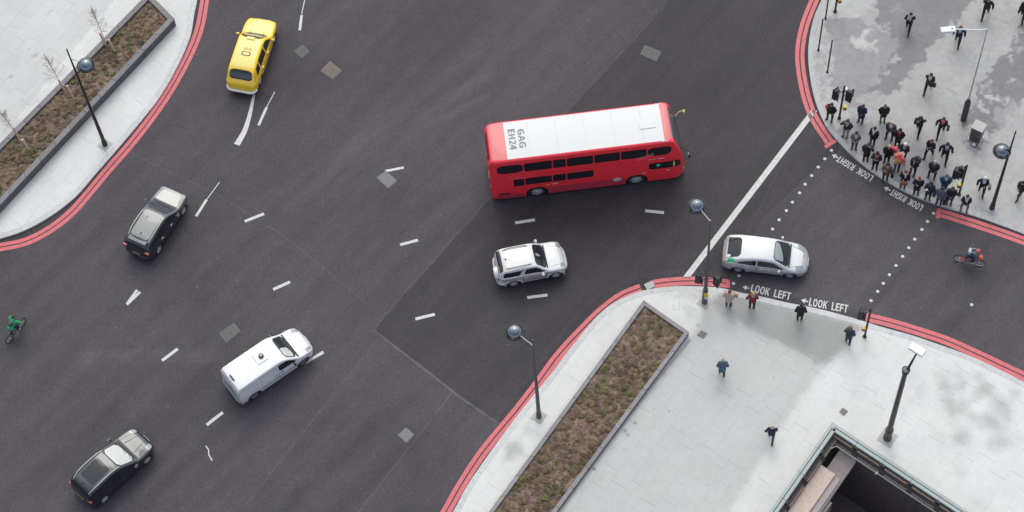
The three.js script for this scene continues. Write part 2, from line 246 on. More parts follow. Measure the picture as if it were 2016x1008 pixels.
function paving(parent, outlines, map, mats, bed, cell = [1.02, 0.76], view = () => true) {
  const near = [], far = [];
  for (const outline of outlines) {
  part('paving_bed', prism(outline, 0.0, 0.112), bed, parent);
  const q = outline.map(unrot), s0 = Math.min(...q.map((p) => p[0])), s1 = Math.max(...q.map((p) => p[0])), t0 = Math.min(...q.map((p) => p[1])), t1 = Math.max(...q.map((p) => p[1]));
  for (let r = 0, t = t0; t < t1; t += cell[1], r++) for (let c = 0, s = s0 - (r % 2 ? cell[0] * 0.5 : rnd(0, 0.1)); s < s1; s += cell[0], c++) {
    const j = (c % 3 === 0 ? 0.008 : 0.002), p = clip(outline, [rot(s + j, t + 0.002), rot(s + cell[0] - 0.002, t + 0.002), rot(s + cell[0] - 0.002, t + cell[1] - 0.002), rot(s + j, t + cell[1] - 0.002)]);
    if (p.length < 3 || Math.abs(area2(p)) < 0.02) continue;
    const m = p.reduce((u, v) => [u[0] + v[0] / p.length, u[1] + v[1] / p.length], [0, 0]);
    (view(m) && near.length < 300 ? near : far).push([p, m]);
  }
  }
  for (const [p] of near) part('paving_slab', prism(p, 0.1, 0.12 + rnd(-0.0025, 0.0025), map), mats[Math.floor(rnd(0, mats.length))], parent);
  if (far.length) { const m = part('paving_slabs', mergeGeometries(far.map(([p]) => prism(p, 0.1, 0.12 + rnd(-0.0025, 0.0025), map))), mats[0], parent); m.userData.kind = 'stuff'; }
}
const slabBump = noiseTile(256, () => rnd(80, 190)); slabBump.repeat.set(40, 40);
const slabMats = (map, r, k = 0.05) => [1, 1 - k * 0.6, 1 - k * 0.2, 1 + k * 0.2, 1 - k * 0.4].map((v, i) => M({ map, color: rgb(v, v * (1 - 0.002 * i), v * (1 - 0.004 * i)), roughness: r, bumpMap: slabBump, bumpScale: 0.002 }));
const bedMat = M({ color: rgb(0.22, 0.22, 0.21), roughness: 0.95 });
const granite = [0.52, 0.535, 0.55, 0.51].map((v) => M({ color: rgb(v, v, v * 0.98), map: wear, roughness: 0.75 }));
const inFrame = (m) => Math.abs(m[0]) < 31 && m[1] > -78 && m[1] < -36;

{ // west island
  const map = plan(-42, -90, 32, 40, 1024, 1280, (k, n) => {
    if (n) { for (let i = 0; i < 70; i++) blot(k, [rnd(-40, -14), rnd(-84, -54)], rnd(0.04, 0.1), 60, rnd(0.2, 0.6)); return; }
    poly(k, [[-31.46, -76.36], [-20.29, -75.14], [-27.93, -64.77], [-30.88, -60.90]], 111);
    for (const [p, r, a] of [[[-25.77, -70.54], 0.35, 0.8], [[-26.12, -70.92], 0.15, 0.7], [[-27.12, -69.16], 0.2, 0.8], [[-27.47, -69.46], 0.12, 0.7], [[-26.92, -70.32], 0.7, 0.17], [[-24.95, -73.37], 0.3, 0.5], [[-24.60, -69.06], 0.9, 0.45], [[-26.96, -65.81], 0.9, 0.45], [[-22.18, -72.21], 0.6, 0.3], [[-26.00, -67.53], 0.8, 0.25]]) blot(k, p, r, 74, a, 0.5, -0.6);
  }, (x, z, A, B) => { const w = 0.15, m = A(x + w * fbm(x * 2, z * 2, 1, 3), z + w * fbm(x * 2, z * 2, 6, 3)), v = 0.545 * m * B * (1 + 0.12 * fbm(x * 0.35, z * 0.35, 2, 4)) * (1 + 0.07 * fbm(x * 3, z * 3, 3, 3)) * (1 + 0.06 * (rnd() - 0.5)); return [v * 0.995, v, v * 0.965]; });
  const g = structure('west_pavement'); const c = offset(westKerb, 0.3);
  paving(g, [[...c, [-34.71, -59.72], [-60, -60], [-60, -100], [-14, -100]]], map.uv, slabMats(map.t, 0.8, 0.035), bedMat, [1.02, 0.76], inFrame);
  kerbStones(g, westKerb, 0, 0.295, granite);
}
{ // north-east corner: damp, stained paving
  const map = plan(10, -92, 32, 46, 1280, 1840, (k, n) => {
    if (n) {
      for (let i = 0; i < 160; i++) blot(k, [rnd(16, 36), rnd(-84, -52)], rnd(0.03, 0.08), rnd() < 0.6 ? 70 : 190, rnd(0.2, 0.6));
      for (const [a, b] of [[[26.56, -64.98], [26.35, -64.27]], [[27.25, -64.91], [27.07, -64.19]], [[26.86, -64.95], [26.76, -64.49]]]) line(k, [a, b], 96, 0.05, 0.7);
      line(k, [[20.00, -66.59], [20.67, -66.66], [20.70, -65.98]], 100, 0.05, 0.6); line(k, [[20.00, -66.59], [20.02, -65.95], [20.70, -65.98]], 100, 0.05, 0.6);
      return;
    }
    poly(k, [[17.31, -71.72], [33.30, -70.66], [29.53, -51.60], [15.15, -56.14]], 100);
    poly(k, [[17.31, -71.72], [22.99, -71.10], [20.82, -68.23], [19.05, -67.81], [18.68, -67.61], [19.02, -65.72], [19.11, -64.38], [19.69, -62.68], [18.03, -60.90], [17.16, -64.59]], 120);
    poly(k, [[18.55, -67.93], [19.26, -68.30], [19.65, -68.02], [20.02, -68.25], [20.51, -68.06], [21.20, -67.54], [22.63, -66.14], [21.47, -64.73], [20.02, -62.97], [19.09, -62.02], [18.40, -63.80], [18.80, -66.89]], 76);
    poly(k, [[22.28, -71.18], [27.81, -70.57], [26.94, -68.59], [26.27, -67.68], [25.29, -66.66], [24.05, -65.69], [23.65, -64.63], [22.74, -64.23], [22.07, -63.21], [21.06, -62.86], [20.56, -63.24], [20.01, -62.90], [21.47, -64.73], [22.63, -66.14], [21.36, -67.66], [21.66, -68.48]], 53);
    poly(k, [[33.16, -69.98], [29.53, -66.54], [28.55, -65.20], [27.74, -64.49], [26.91, -63.48], [26.34, -63.12], [25.79, -61.70], [24.99, -60.98], [24.88, -59.83], [25.19, -58.61], [26.20, -59.21], [27.58, -60.70], [28.63, -61.73], [32.37, -65.96]], 51);
    poly(k, [[26.99, -61.25], [28.63, -61.73], [31.10, -59.52], [30.07, -54.29], [26.36, -57.79]], 102, 0.6);
    poly(k, [[18.03, -60.90], [19.82, -61.68], [22.74, -59.12], [24.26, -56.75], [22.52, -56.15], [20.31, -57.73]], 76, 0.85);
    poly(k, [[22.84, -56.43], [25.55, -57.88], [30.07, -54.29], [29.53, -51.60], [24.21, -54.89]], 116, 0.8);
    for (const [p, r, a, g = 140] of [[[20.45, -66.38], 0.65, 1], [[19.97, -66.36], 0.3, 0.9], [[20.84, -66.13], 0.4, 0.9], [[20.61, -66.83], 0.35, 0.8], [[21.20, -65.92], 0.2, 0.8], [[26.99, -62.06], 0.4, 0.9], [[27.65, -61.83], 0.3, 0.8], [[26.16, -61.60], 0.3, 0.8], [[28.24, -63.08], 0.2, 0.8], [[26.72, -62.85], 0.4, 0.6], [[22.14, -65.06], 0.22, 0.8], [[20.99, -63.85], 0.25, 0.6], [[21.47, -64.23], 0.2, 0.7], [[25.25, -60.08], 0.5, 0.9, 122], [[26.04, -59.67], 0.5, 0.9, 122], [[25.18, -59.19], 0.4, 0.7, 124], [[25.58, -58.83], 0.25, 0.7], [[21.65, -67.12], 0.2, 0.6], [[21.99, -67.29], 0.2, 0.6], [[28.40, -64.38], 0.3, 0.6], [[28.93, -64.99], 0.3, 0.5]]) blot(k, p, r, g, a);
    for (const [p, r] of [[[17.93, -65.77], 0.35], [[17.95, -64.94], 0.38], [[17.87, -64.19], 0.36], [[18.60, -66.10], 0.3], [[18.65, -65.10], 0.3], [[18.50, -66.79], 0.32], [[18.25, -63.75], 0.3], [[17.80, -63.34], 0.3], [[18.23, -65.34], 0.25]]) blot(k, p, r, 84, 0.85);
    for (let i = 0; i < 240; i++) { const p = [rnd(17, 36), rnd(-82, -55)]; blot(k, p, rnd(0.08, 0.3), rnd() < 0.5 ? 130 : 78, rnd(0.08, 0.3)); }
  }, (x, z, A, B) => { const w = 0.85, u0 = x + w * fbm(x * 1.9, z * 1.9, 1, 6), v0 = z + w * fbm(x * 1.9, z * 1.9, 6, 6), q = () => rnd(-0.13, 0.13), m = (A(u0, v0) + A(u0 + q(), v0 + q()) + A(u0 + q(), v0 + q()) + A(u0 + q(), v0 + q())) / 4, v = 0.38 * m * B * (1 + 0.18 * fbm(x * 0.4, z * 0.4, 2, 5)) * (1 + 0.22 * fbm(x * 3, z * 3, 3, 5)) * (1 + 0.07 * (rnd() - 0.5)); return [v * 1.01, v * 0.995, v * (m < 0.75 ? 1.02 : 0.965)]; });
  const g = structure('north_east_pavement'); const c = offset(eastKerb, -0.3);
  paving(g, [[...c, [70, -40], [70, -110], [21.53, -74.79]]], map.uv, slabMats(map.t, 0.62, 0.05), bedMat, [1.1, 0.82], (m) => inFrame(m) && m[0] > 15);
  kerbStones(g, eastKerb, 0, -0.295, [0.40, 0.42, 0.44].map((v) => M({ color: rgb(v, v, v * 0.98), map: wear, roughness: 0.75 })));
}
{ // south pavement and forecourt
  const map = plan(-8, -58, 44, 30, 1760, 1200, (k, n) => {
    if (n) {
      for (let i = 0; i < 160; i++) blot(k, [rnd(0, 30), rnd(-55, -36)], rnd(0.03, 0.09), rnd() < 0.8 ? 80 : 60, rnd(0.2, 0.6));
      for (const [a, b] of [[[8.26, -51.72], [8.15, -51.02]], [[8.55, -51.69], [8.47, -50.98]], [[8.15, -51.02], [8.47, -50.98]], [[8.26, -51.72], [8.55, -51.69]], [[8.81, -52.11], [9.48, -51.60]], [[9.48, -51.60], [8.99, -51.11]], [[8.61, -51.48], [9.48, -50.73]]]) line(k, [a, b], 96, 0.04, 0.7);
      for (const [a, b] of [[[17.19, -46.22], [18.08, -45.55]], [[17.82, -44.87], [18.18, -44.55]], [[18.06, -45.41], [17.73, -45.02]], [[14.16, -48.99], [15.08, -48.02]], [[13.53, -47.30], [13.08, -46.91]], [[19.76, -47.55], [20.94, -46.71]]]) line(k, [a, b], 100, 0.03, 0.6);
      for (const [p, r, a] of [[[7.46, -48.43], 0.1, 0.8], [[7.70, -48.70], 0.1, 0.8], [[4.93, -44.44], 0.15, 0.8], [[5.06, -44.20], 0.12, 0.8], [[3.17, -42.51], 0.14, 0.9], [[5.49, -44.81], 0.12, 0.8], [[9.34, -50.01], 0.12, 0.6], [[7.29, -45.28], 0.08, 0.7]]) blot(k, p, r, 60, a);
      line(k, [[8.82, -49.17], [6.77, -46.97], [3.50, -43.18], [1.17, -40.37]], 60, 0.12, 0.55);
      return;
    }
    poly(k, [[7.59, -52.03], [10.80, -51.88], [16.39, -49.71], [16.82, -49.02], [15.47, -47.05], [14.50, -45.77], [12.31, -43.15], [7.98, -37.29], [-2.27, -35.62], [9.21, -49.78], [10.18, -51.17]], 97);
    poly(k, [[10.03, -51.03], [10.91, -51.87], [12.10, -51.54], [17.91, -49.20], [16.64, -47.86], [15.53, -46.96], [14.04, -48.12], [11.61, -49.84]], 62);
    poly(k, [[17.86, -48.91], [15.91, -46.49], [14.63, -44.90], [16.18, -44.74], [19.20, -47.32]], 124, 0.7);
    for (let i = 0; i < 5; i++) blot(k, [10.03, -45.64], 2.4, 96, 0.09, 0.9);  // soft dark blot painted as the lone walker's shadow
    for (const [p, r, a] of [[[23.66, -45.00], 0.45, 0.6], [[24.20, -43.95], 0.5, 0.7], [[23.23, -44.76], 0.4, 0.5], [[23.44, -43.04], 0.5, 0.65], [[22.59, -43.49], 0.35, 0.6], [[24.89, -44.59], 0.35, 0.5], [[22.38, -44.41], 0.4, 0.35], [[23.25, -45.61], 0.4, 0.4], [[21.50, -45.36], 0.45, 0.35], [[21.13, -44.68], 0.3, 0.25], [[20.17, -45.20], 0.5, 0.25], [[21.79, -42.50], 0.4, 0.3], [[23.52, -42.05], 0.4, 0.35], [[15.66, -44.80], 0.4, 0.17], [[17.04, -45.23], 0.5, 0.25], [[1.36, -43.94], 0.0, 0], [[-0.79, -44.02], 0.6, 0.7], [[-1.00, -43.62], 0.4, 0.5], [[0.01, -44.92], 0.4, 0.3], [[8.95, -50.99], 0.3, 0.5], [[9.08, -50.53], 0.3, 0.4], [[21.46, -40.59], 0.35, 0.3], [[22.06, -38.89], 0.35, 0.3]]) blot(k, p, r * 1.15, 56, a, 0.8, 0.9);
    for (const [x0, , x1, , n, a] of [[[21.34, -45.95], 0, [24.74, -41.65], 0, 60, 0.4], [[18.16, -47.42], 0, [20.84, -41.48], 0, 30, 0.16]]) for (let i = 0; i < n; i++) blot(k, [rnd(x0[0], x1[0]), rnd(x0[1], x1[1])], rnd(0.2, 0.42), 56, rnd(0.4, 1.2) * a, rnd(0.6, 1), rnd(0, 3));
    for (let i = 0; i < 160; i++) blot(k, [rnd(-6, 32), rnd(-55, -36)], rnd(0.1, 0.6), rnd() < 0.5 ? 140 : 108, rnd(0.05, 0.18));
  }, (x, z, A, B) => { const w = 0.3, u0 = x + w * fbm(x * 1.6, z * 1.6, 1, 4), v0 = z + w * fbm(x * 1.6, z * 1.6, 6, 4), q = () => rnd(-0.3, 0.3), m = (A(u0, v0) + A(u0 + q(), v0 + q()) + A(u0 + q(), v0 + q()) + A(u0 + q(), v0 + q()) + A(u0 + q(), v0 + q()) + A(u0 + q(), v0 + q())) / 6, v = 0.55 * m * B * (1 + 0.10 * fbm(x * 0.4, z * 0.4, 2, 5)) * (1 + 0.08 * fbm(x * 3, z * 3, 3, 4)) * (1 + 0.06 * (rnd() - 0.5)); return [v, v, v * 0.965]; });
  const g = structure('south_pavement'); const c = offset(southKerb, 0.3);
  const full = [...c, [70, -20], [70, 40], [-20, 40], [-20, -30]], [A, B, , D] = stairHole, U = [A[0] + (A[0] - B[0]) * 3, A[1] + (A[1] - B[1]) * 3], far = (p, q, k) => [p[0] + (q[0] - p[0]) * k, p[1] + (q[1] - p[1]) * k];
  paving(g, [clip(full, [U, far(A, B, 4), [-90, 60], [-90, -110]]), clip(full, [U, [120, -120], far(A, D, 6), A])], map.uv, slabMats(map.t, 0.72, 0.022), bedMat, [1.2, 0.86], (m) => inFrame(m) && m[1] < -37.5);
  kerbStones(g, southKerb, 0, 0.295, granite);
}


// ---------------------------------------------------------------- vehicles
// local axes: x forward, y up, z to the vehicle's right
function mono(pts) {                                           // a smooth curve through [x, y] that does not overshoot
  const n = pts.length, X = pts.map((p) => p[0]), Y = pts.map((p) => p[1]), D = [], m = [];
  for (let i = 0; i < n - 1; i++) D.push((Y[i + 1] - Y[i]) / (X[i + 1] - X[i]));
  m.push(D[0]); for (let i = 1; i < n - 1; i++) m.push(D[i - 1] * D[i] <= 0 ? 0 : 2 * D[i - 1] * D[i] / (D[i - 1] + D[i])); m.push(D[n - 2]);
  return (x) => {
    if (x <= X[0]) return Y[0]; if (x >= X[n - 1]) return Y[n - 1];
    let i = 0; while (x > X[i + 1]) i++;
    const h = X[i + 1] - X[i], t = (x - X[i]) / h, a = t * t * t, b = t * t;
    return (2 * a - 3 * b + 1) * Y[i] + (a - 2 * b + t) * h * m[i] + (-2 * a + 3 * b) * Y[i + 1] + (a - b) * h * m[i + 1];
  };
}
function Shell(s) {                                            // the surface of a vehicle body
  const hw = mono(s.plan), top = mono(s.top), belt = typeof s.belt === 'number' ? () => s.belt : mono(s.belt);
  const S = (x, y) => { let h = hw(x); if (y < 0.5) h -= (0.5 - y) * (s.tuck ?? 0.14); else if (y < belt(x)) h += (s.bulge ?? 0.02) * Math.sin(Math.PI * (y - 0.5) / Math.max(0.05, belt(x) - 0.5)); else h -= (y - belt(x)) * s.tumble + (s.step ?? 0.015); return h; };
  const bottom = (x) => { let b = s.sill; for (const w of s.wheels) { const d = Math.abs(x - w); if (d < s.arch) b = Math.max(b, s.wr + Math.sqrt(s.arch ** 2 - d * d)); } return b; };
  const rad = (x) => Math.max(0.02, Math.min(s.rc, (top(x) - s.sill) * 0.35));
  const edge = (x) => { const r = rad(x); return S(x, top(x) - r) - r * (s.rz ?? 1.3); };
  const crown = (x) => s.crown;
  const T = (x, z) => { const e = edge(x), r = rad(x), k = Math.abs(z) / e; return k <= 1 ? top(x) + crown(x) * (1 - k * k) : top(x) - r + r * Math.sqrt(Math.max(0, 1 - Math.min(1, (Math.abs(z) - e) / (r * (s.rz ?? 1.3))) ** 2)); };
  return { s, hw, top, belt, S, bottom, rad, edge, T };
}
function shellGeo(k) {
  const s = k.s, xs = new Set([-s.L / 2, s.L / 2, -s.L / 2 + 0.03, s.L / 2 - 0.03]);
  for (let i = 0; i <= (s.nx ?? 64); i++) xs.add(-s.L / 2 + 0.03 + (s.L - 0.06) * i / (s.nx ?? 64));
  for (const w of s.wheels) for (let i = -12; i <= 12; i++) xs.add(w + s.arch * Math.sin(i / 12 * Math.PI / 2) * (Math.abs(i) === 12 ? 1.002 : 1));
  const X = [...xs].sort((a, b) => a - b).filter((x, i, a) => !i || x - a[i - 1] > 1e-4), pos = [], idx = [];
  let N = 0; const rings = [];
  for (const x of X) {
    const yb = k.bottom(x), r = k.rad(x), yt = k.top(x), e = k.edge(x), half = [];
    const bel = clamp(k.belt(x), yb + 0.02, yt - r - 0.01);
    for (let i = 0; i < 8; i++) { const y = lerp(yb, bel, i / 7); half.push([k.S(x, Math.min(y, bel - 0.001)), y]); }
    for (let i = 1; i <= 5; i++) { const y = lerp(bel, yt - r, i / 5); half.push([k.S(x, y + 0.0005), y]); }
    const z0 = k.S(x, yt - r);
    for (let i = 1; i <= 5; i++) { const a = i / 5 * Math.PI / 2; half.push([z0 - (z0 - e) * (1 - Math.cos(a)), yt - r + r * Math.sin(a)]); }
    for (let i = 1; i <= 6; i++) { const z = e * (1 - i / 6); half.push([z, k.T(x, z)]); }
    const ring = [...half.map(([z, y]) => [x, y, z]), ...half.slice(0, -1).reverse().map(([z, y]) => [x, y, -z])];
    N = ring.length; rings.push(ring);
  }
  rings.forEach((r) => r.forEach((p) => pos.push(...p)));
  for (let i = 0; i < rings.length - 1; i++) for (let j = 0; j < N - 1; j++) { const a = i * N + j, b = a + 1, c = a + N, d = c + 1; idx.push(a, c, b, b, c, d); }
  const g = new THREE.BufferGeometry(); g.setAttribute('position', new THREE.Float32BufferAttribute(pos, 3)); g.setIndex(idx);
  const caps = []; for (const [r, f] of [[rings[0], 1], [rings[rings.length - 1], -1]]) { const c = [r[0][0], (r[0][1] + r[Math.floor(N / 2)][1]) / 2, 0]; for (let j = 0; j < N; j++) { const a = r[j], b = r[(j + 1) % N]; caps.push(...c, ...(f > 0 ? a : b), ...(f > 0 ? b : a)); } }
  const cg = new THREE.BufferGeometry(); cg.setAttribute('position', new THREE.Float32BufferAttribute(caps, 3)); cg.computeVertexNormals();
  return join([toCreasedNormals(g, 0.7), cg]);
}
const round4 = (r, s, t) => { const q = (u, v) => { const e = Math.max(0, (Math.abs(2 * v - 1) - (1 - r)) / r), k = 1 - (1 - Math.sqrt(Math.max(0, 1 - e * e))) * r * 0.5; return 0.5 + (u - 0.5) * k; }; return [q(s, t), q(t, s)]; };
function patch(f, quad, o = {}) {                               // a pane, door or lamp that follows a surface f(u, v) -> point
  const nx = o.nx ?? 14, ny = o.ny ?? 8, pos = [], idx = [];
  const at = (s, t) => { if (o.round) [s, t] = round4(o.round, s, t); const a = [lerp(quad[0][0], quad[1][0], s), lerp(quad[0][1], quad[1][1], s)], b = [lerp(quad[3][0], quad[2][0], s), lerp(quad[3][1], quad[2][1], s)]; let u = lerp(a[0], b[0], t), v = lerp(a[1], b[1], t); if (o.bow) u += o.bow * (1 - (2 * s - 1) ** 2); return [u, v]; };
  const e = 0.004, d = o.off ?? 0.005;
  for (let j = 0; j <= ny; j++) for (let i = 0; i <= nx; i++) {
    const [u, v] = at(i / nx, j / ny), p = f(u, v), a = f(u + e, v), b = f(u, v + e);
    const n = new THREE.Vector3(a[0] - p[0], a[1] - p[1], a[2] - p[2]).cross(new THREE.Vector3(b[0] - p[0], b[1] - p[1], b[2] - p[2])).normalize().multiplyScalar(f.sign);
    pos.push(p[0] + n.x * d, p[1] + n.y * d, p[2] + n.z * d);
  }
  for (let j = 0; j < ny; j++) for (let i = 0; i < nx; i++) { const a = j * (nx + 1) + i, b = a + 1, c = a + nx + 1, q = c + 1; idx.push(a, b, c, b, q, c); }
  const g = new THREE.BufferGeometry(); g.setAttribute('position', new THREE.Float32BufferAttribute(pos, 3)); g.setIndex(idx); g.computeVertexNormals();
  const n = g.attributes.normal, want = f.out(pos); if (n.getX(0) * want[0] + n.getY(0) * want[1] + n.getZ(0) * want[2] < 0) { for (let i = 0; i < idx.length; i += 3) [idx[i + 1], idx[i + 2]] = [idx[i + 2], idx[i + 1]]; g.setIndex(idx); g.computeVertexNormals(); }
  return g;
}
const onSide = (k, side) => { const f = (x, y) => { const m = k.top(x) - k.rad(x) - 0.02; const yy = Math.min(y, m); return [x, yy, side * k.S(x, yy)]; }; f.sign = side; f.out = () => [0, 0, side]; return f; };
const onTop = (k) => { const f = (x, z) => [x, k.T(x, z), z]; f.sign = -1; f.out = () => [0, 1, 0]; return f; };
const glass = P({ color: rgb(0.012, 0.014, 0.017), roughness: 0.06, specularIntensity: 1, ior: 1.5, clearcoat: 0.5, clearcoatRoughness: 0.04 });
const screenGlass = P({ color: rgb(0.018, 0.024, 0.029), roughness: 0.07, ior: 1.45, specularIntensity: 0.75 });
const rubber = M({ color: rgb(0.012, 0.012, 0.013), roughness: 0.85 });
const blackTrim = M({ color: rgb(0.02, 0.02, 0.022), roughness: 0.55 });
const alloy = M({ color: rgb(0.5, 0.51, 0.52), roughness: 0.4, metalness: 0.2 });
const darkAlloy = M({ color: rgb(0.16, 0.16, 0.165), roughness: 0.45, metalness: 0.2 });
const chrome = M({ color: rgb(0.65, 0.65, 0.66), roughness: 0.2, metalness: 0.95 });
const redLamp = P({ color: rgb(0.42, 0.02, 0.025), roughness: 0.15, clearcoat: 0.8 });
const clearLamp = P({ color: rgb(0.22, 0.235, 0.245), roughness: 0.12, clearcoat: 1 });
const plateYellow = M({ color: rgb(0.30, 0.26, 0.10), roughness: 0.5 }), plateWhite = M({ color: rgb(0.6, 0.6, 0.6), roughness: 0.5 });
const paint = (r, g, b, rough = 0.35, coat = 0.9, metal = 0) => P({ color: rgb(r, g, b), roughness: rough, metalness: metal, clearcoat: coat, clearcoatRoughness: 0.06 });
const wheelCache = {};
function wheel(parent, x, z, r, w, rimMat, spokes = 5) {
  const key = [r, w, spokes].join();
  if (!wheelCache[key]) {
    const R = r * 0.66, h = w / 2;
    const tyre = new THREE.LatheGeometry([[R, -h * 0.8], [r * 0.86, -h], [r * 0.97, -h * 0.86], [r, -h * 0.5], [r, h * 0.5], [r * 0.97, h * 0.86], [r * 0.86, h], [R, h * 0.8]].map((p) => new THREE.Vector2(...p)), 32).rotateX(Math.PI / 2);
    const dish = new THREE.LatheGeometry([[0.001, h * 0.25], [R * 0.9, h * 0.2], [R * 0.92, h * 0.85], [R * 1.01, h * 0.84]].map((p) => new THREE.Vector2(...p)), 28).rotateX(Math.PI / 2);
    const parts = [new THREE.CylinderGeometry(r * 0.15, r * 0.18, h * 0.5, 14).rotateX(Math.PI / 2).translate(0, 0, h * 0.6)];
    for (let i = 0; i < spokes; i++) parts.push(box(R * 0.92, r * (spokes > 6 ? 0.1 : 0.2), h * 0.25, R * 0.47, 0, h * 0.6).rotateZ(i / spokes * 2 * Math.PI + 0.3));
    wheelCache[key] = [tyre, dish, join(parts)];
  }
  const g = new THREE.Group(); g.name = 'wheel'; parent.add(g); g.position.set(x, r, z); if (z < 0) g.rotation.y = Math.PI; g.rotation.z = x;
  const [a, b, c] = wheelCache[key];
  part('tyre', a, rubber, g); part('rim', b, darkAlloy, g); part('spokes', c, rimMat, g);
}
function vehicle(name, label, category, mid, deg, W, s, mats) {
  // mid: where the middle of the right-hand wheels stands; deg: heading, anticlockwise from +x seen from above
  const a = deg * D2R, o = thing(name, label, category, mid[0] - Math.sin(a) * (W / 2 - 0.1), 0, mid[1] - Math.cos(a) * (W / 2 - 0.1), a);
  const k = Shell(s);
  part('body', shellGeo(k), mats.body, o);
  part('underbody', [box(s.L - 0.5, (s.sill + 0.35) - s.wr * 0.55, W - 0.5, 0, (s.sill + 0.35 + s.wr * 0.55) / 2, 0), ...s.wheels.map((x) => tube([x, s.wr, -W / 2 + 0.2], [x, s.wr, W / 2 - 0.2], 0.06))], blackTrim, o);
  for (const x of s.wheels) for (const z of [-1, 1]) wheel(o, x, z * (W / 2 - (s.ww ?? 0.2) / 2 - 0.035), s.wr, s.ww ?? 0.2, mats.rim ?? alloy, mats.spokes ?? 5);
  const R = onSide(k, 1), Lf = onSide(k, -1), Tp = onTop(k);
  const both = (nm, quad, mat, o2 = {}, parent = o) => [part(nm, patch(R, quad, o2), mat, parent), part(nm, patch(Lf, quad, o2), mat, parent)];
  const up = (nm, quad, mat, o2 = {}, parent = o) => part(nm, patch(Tp, quad, o2), mat, parent);
  const door = (quad, handleX, handleY, mat = mats.body, hm = mats.handle ?? mats.body) => {
    const e = 0.012, q = [[quad[0][0] - e, quad[0][1] - e], [quad[1][0] + e, quad[1][1] - e], [quad[2][0] + e, quad[2][1] + e], [quad[3][0] - e, quad[3][1] + e]];
    both('door_gap', q, blackTrim, { off: 0.002, ny: 14 });
    both('door', quad, mat, { off: 0.006, ny: 14 }).forEach((d, i) => part('handle', box(0.17, 0.035, 0.03, handleX, handleY, (i ? -1 : 1) * (k.S(handleX, handleY) + 0.02), 0.012), hm, d));
  };
  const mirrors = (x, y, mat, sz = 1) => { for (const z of [-1, 1]) { const h = k.S(x, y); const m = part('wing_mirror', [ball(0.11 * sz, x, y + 0.03, z * (h + 0.17), 0.65, 0.75, 1.1), tube([x, y - 0.02, z * (h - 0.03)], [x, y, z * (h + 0.1)], 0.025)], mat, o); part('mirror_glass', box(0.006, 0.1 * sz, 0.15 * sz, x - 0.075 * sz, y + 0.03, z * (h + 0.17), 0.002), chrome, m); } };
  return { o, k, both, up, door, mirrors, R, Lf, Tp };
}
const ellip = (L, W, end, n = 2.6, m = 0.62, rear = m) => { const p = []; for (let i = 0; i <= 28; i++) { const x = -L / 2 + L * i / 28, d = Math.max(0, Math.abs(x) - (L / 2 - end)) / end, k = x < 0 ? rear : m; p.push([x, W / 2 * (k + (1 - k) * Math.pow(Math.max(0, 1 - Math.pow(d, n)), 1 / n))]); } return p; };

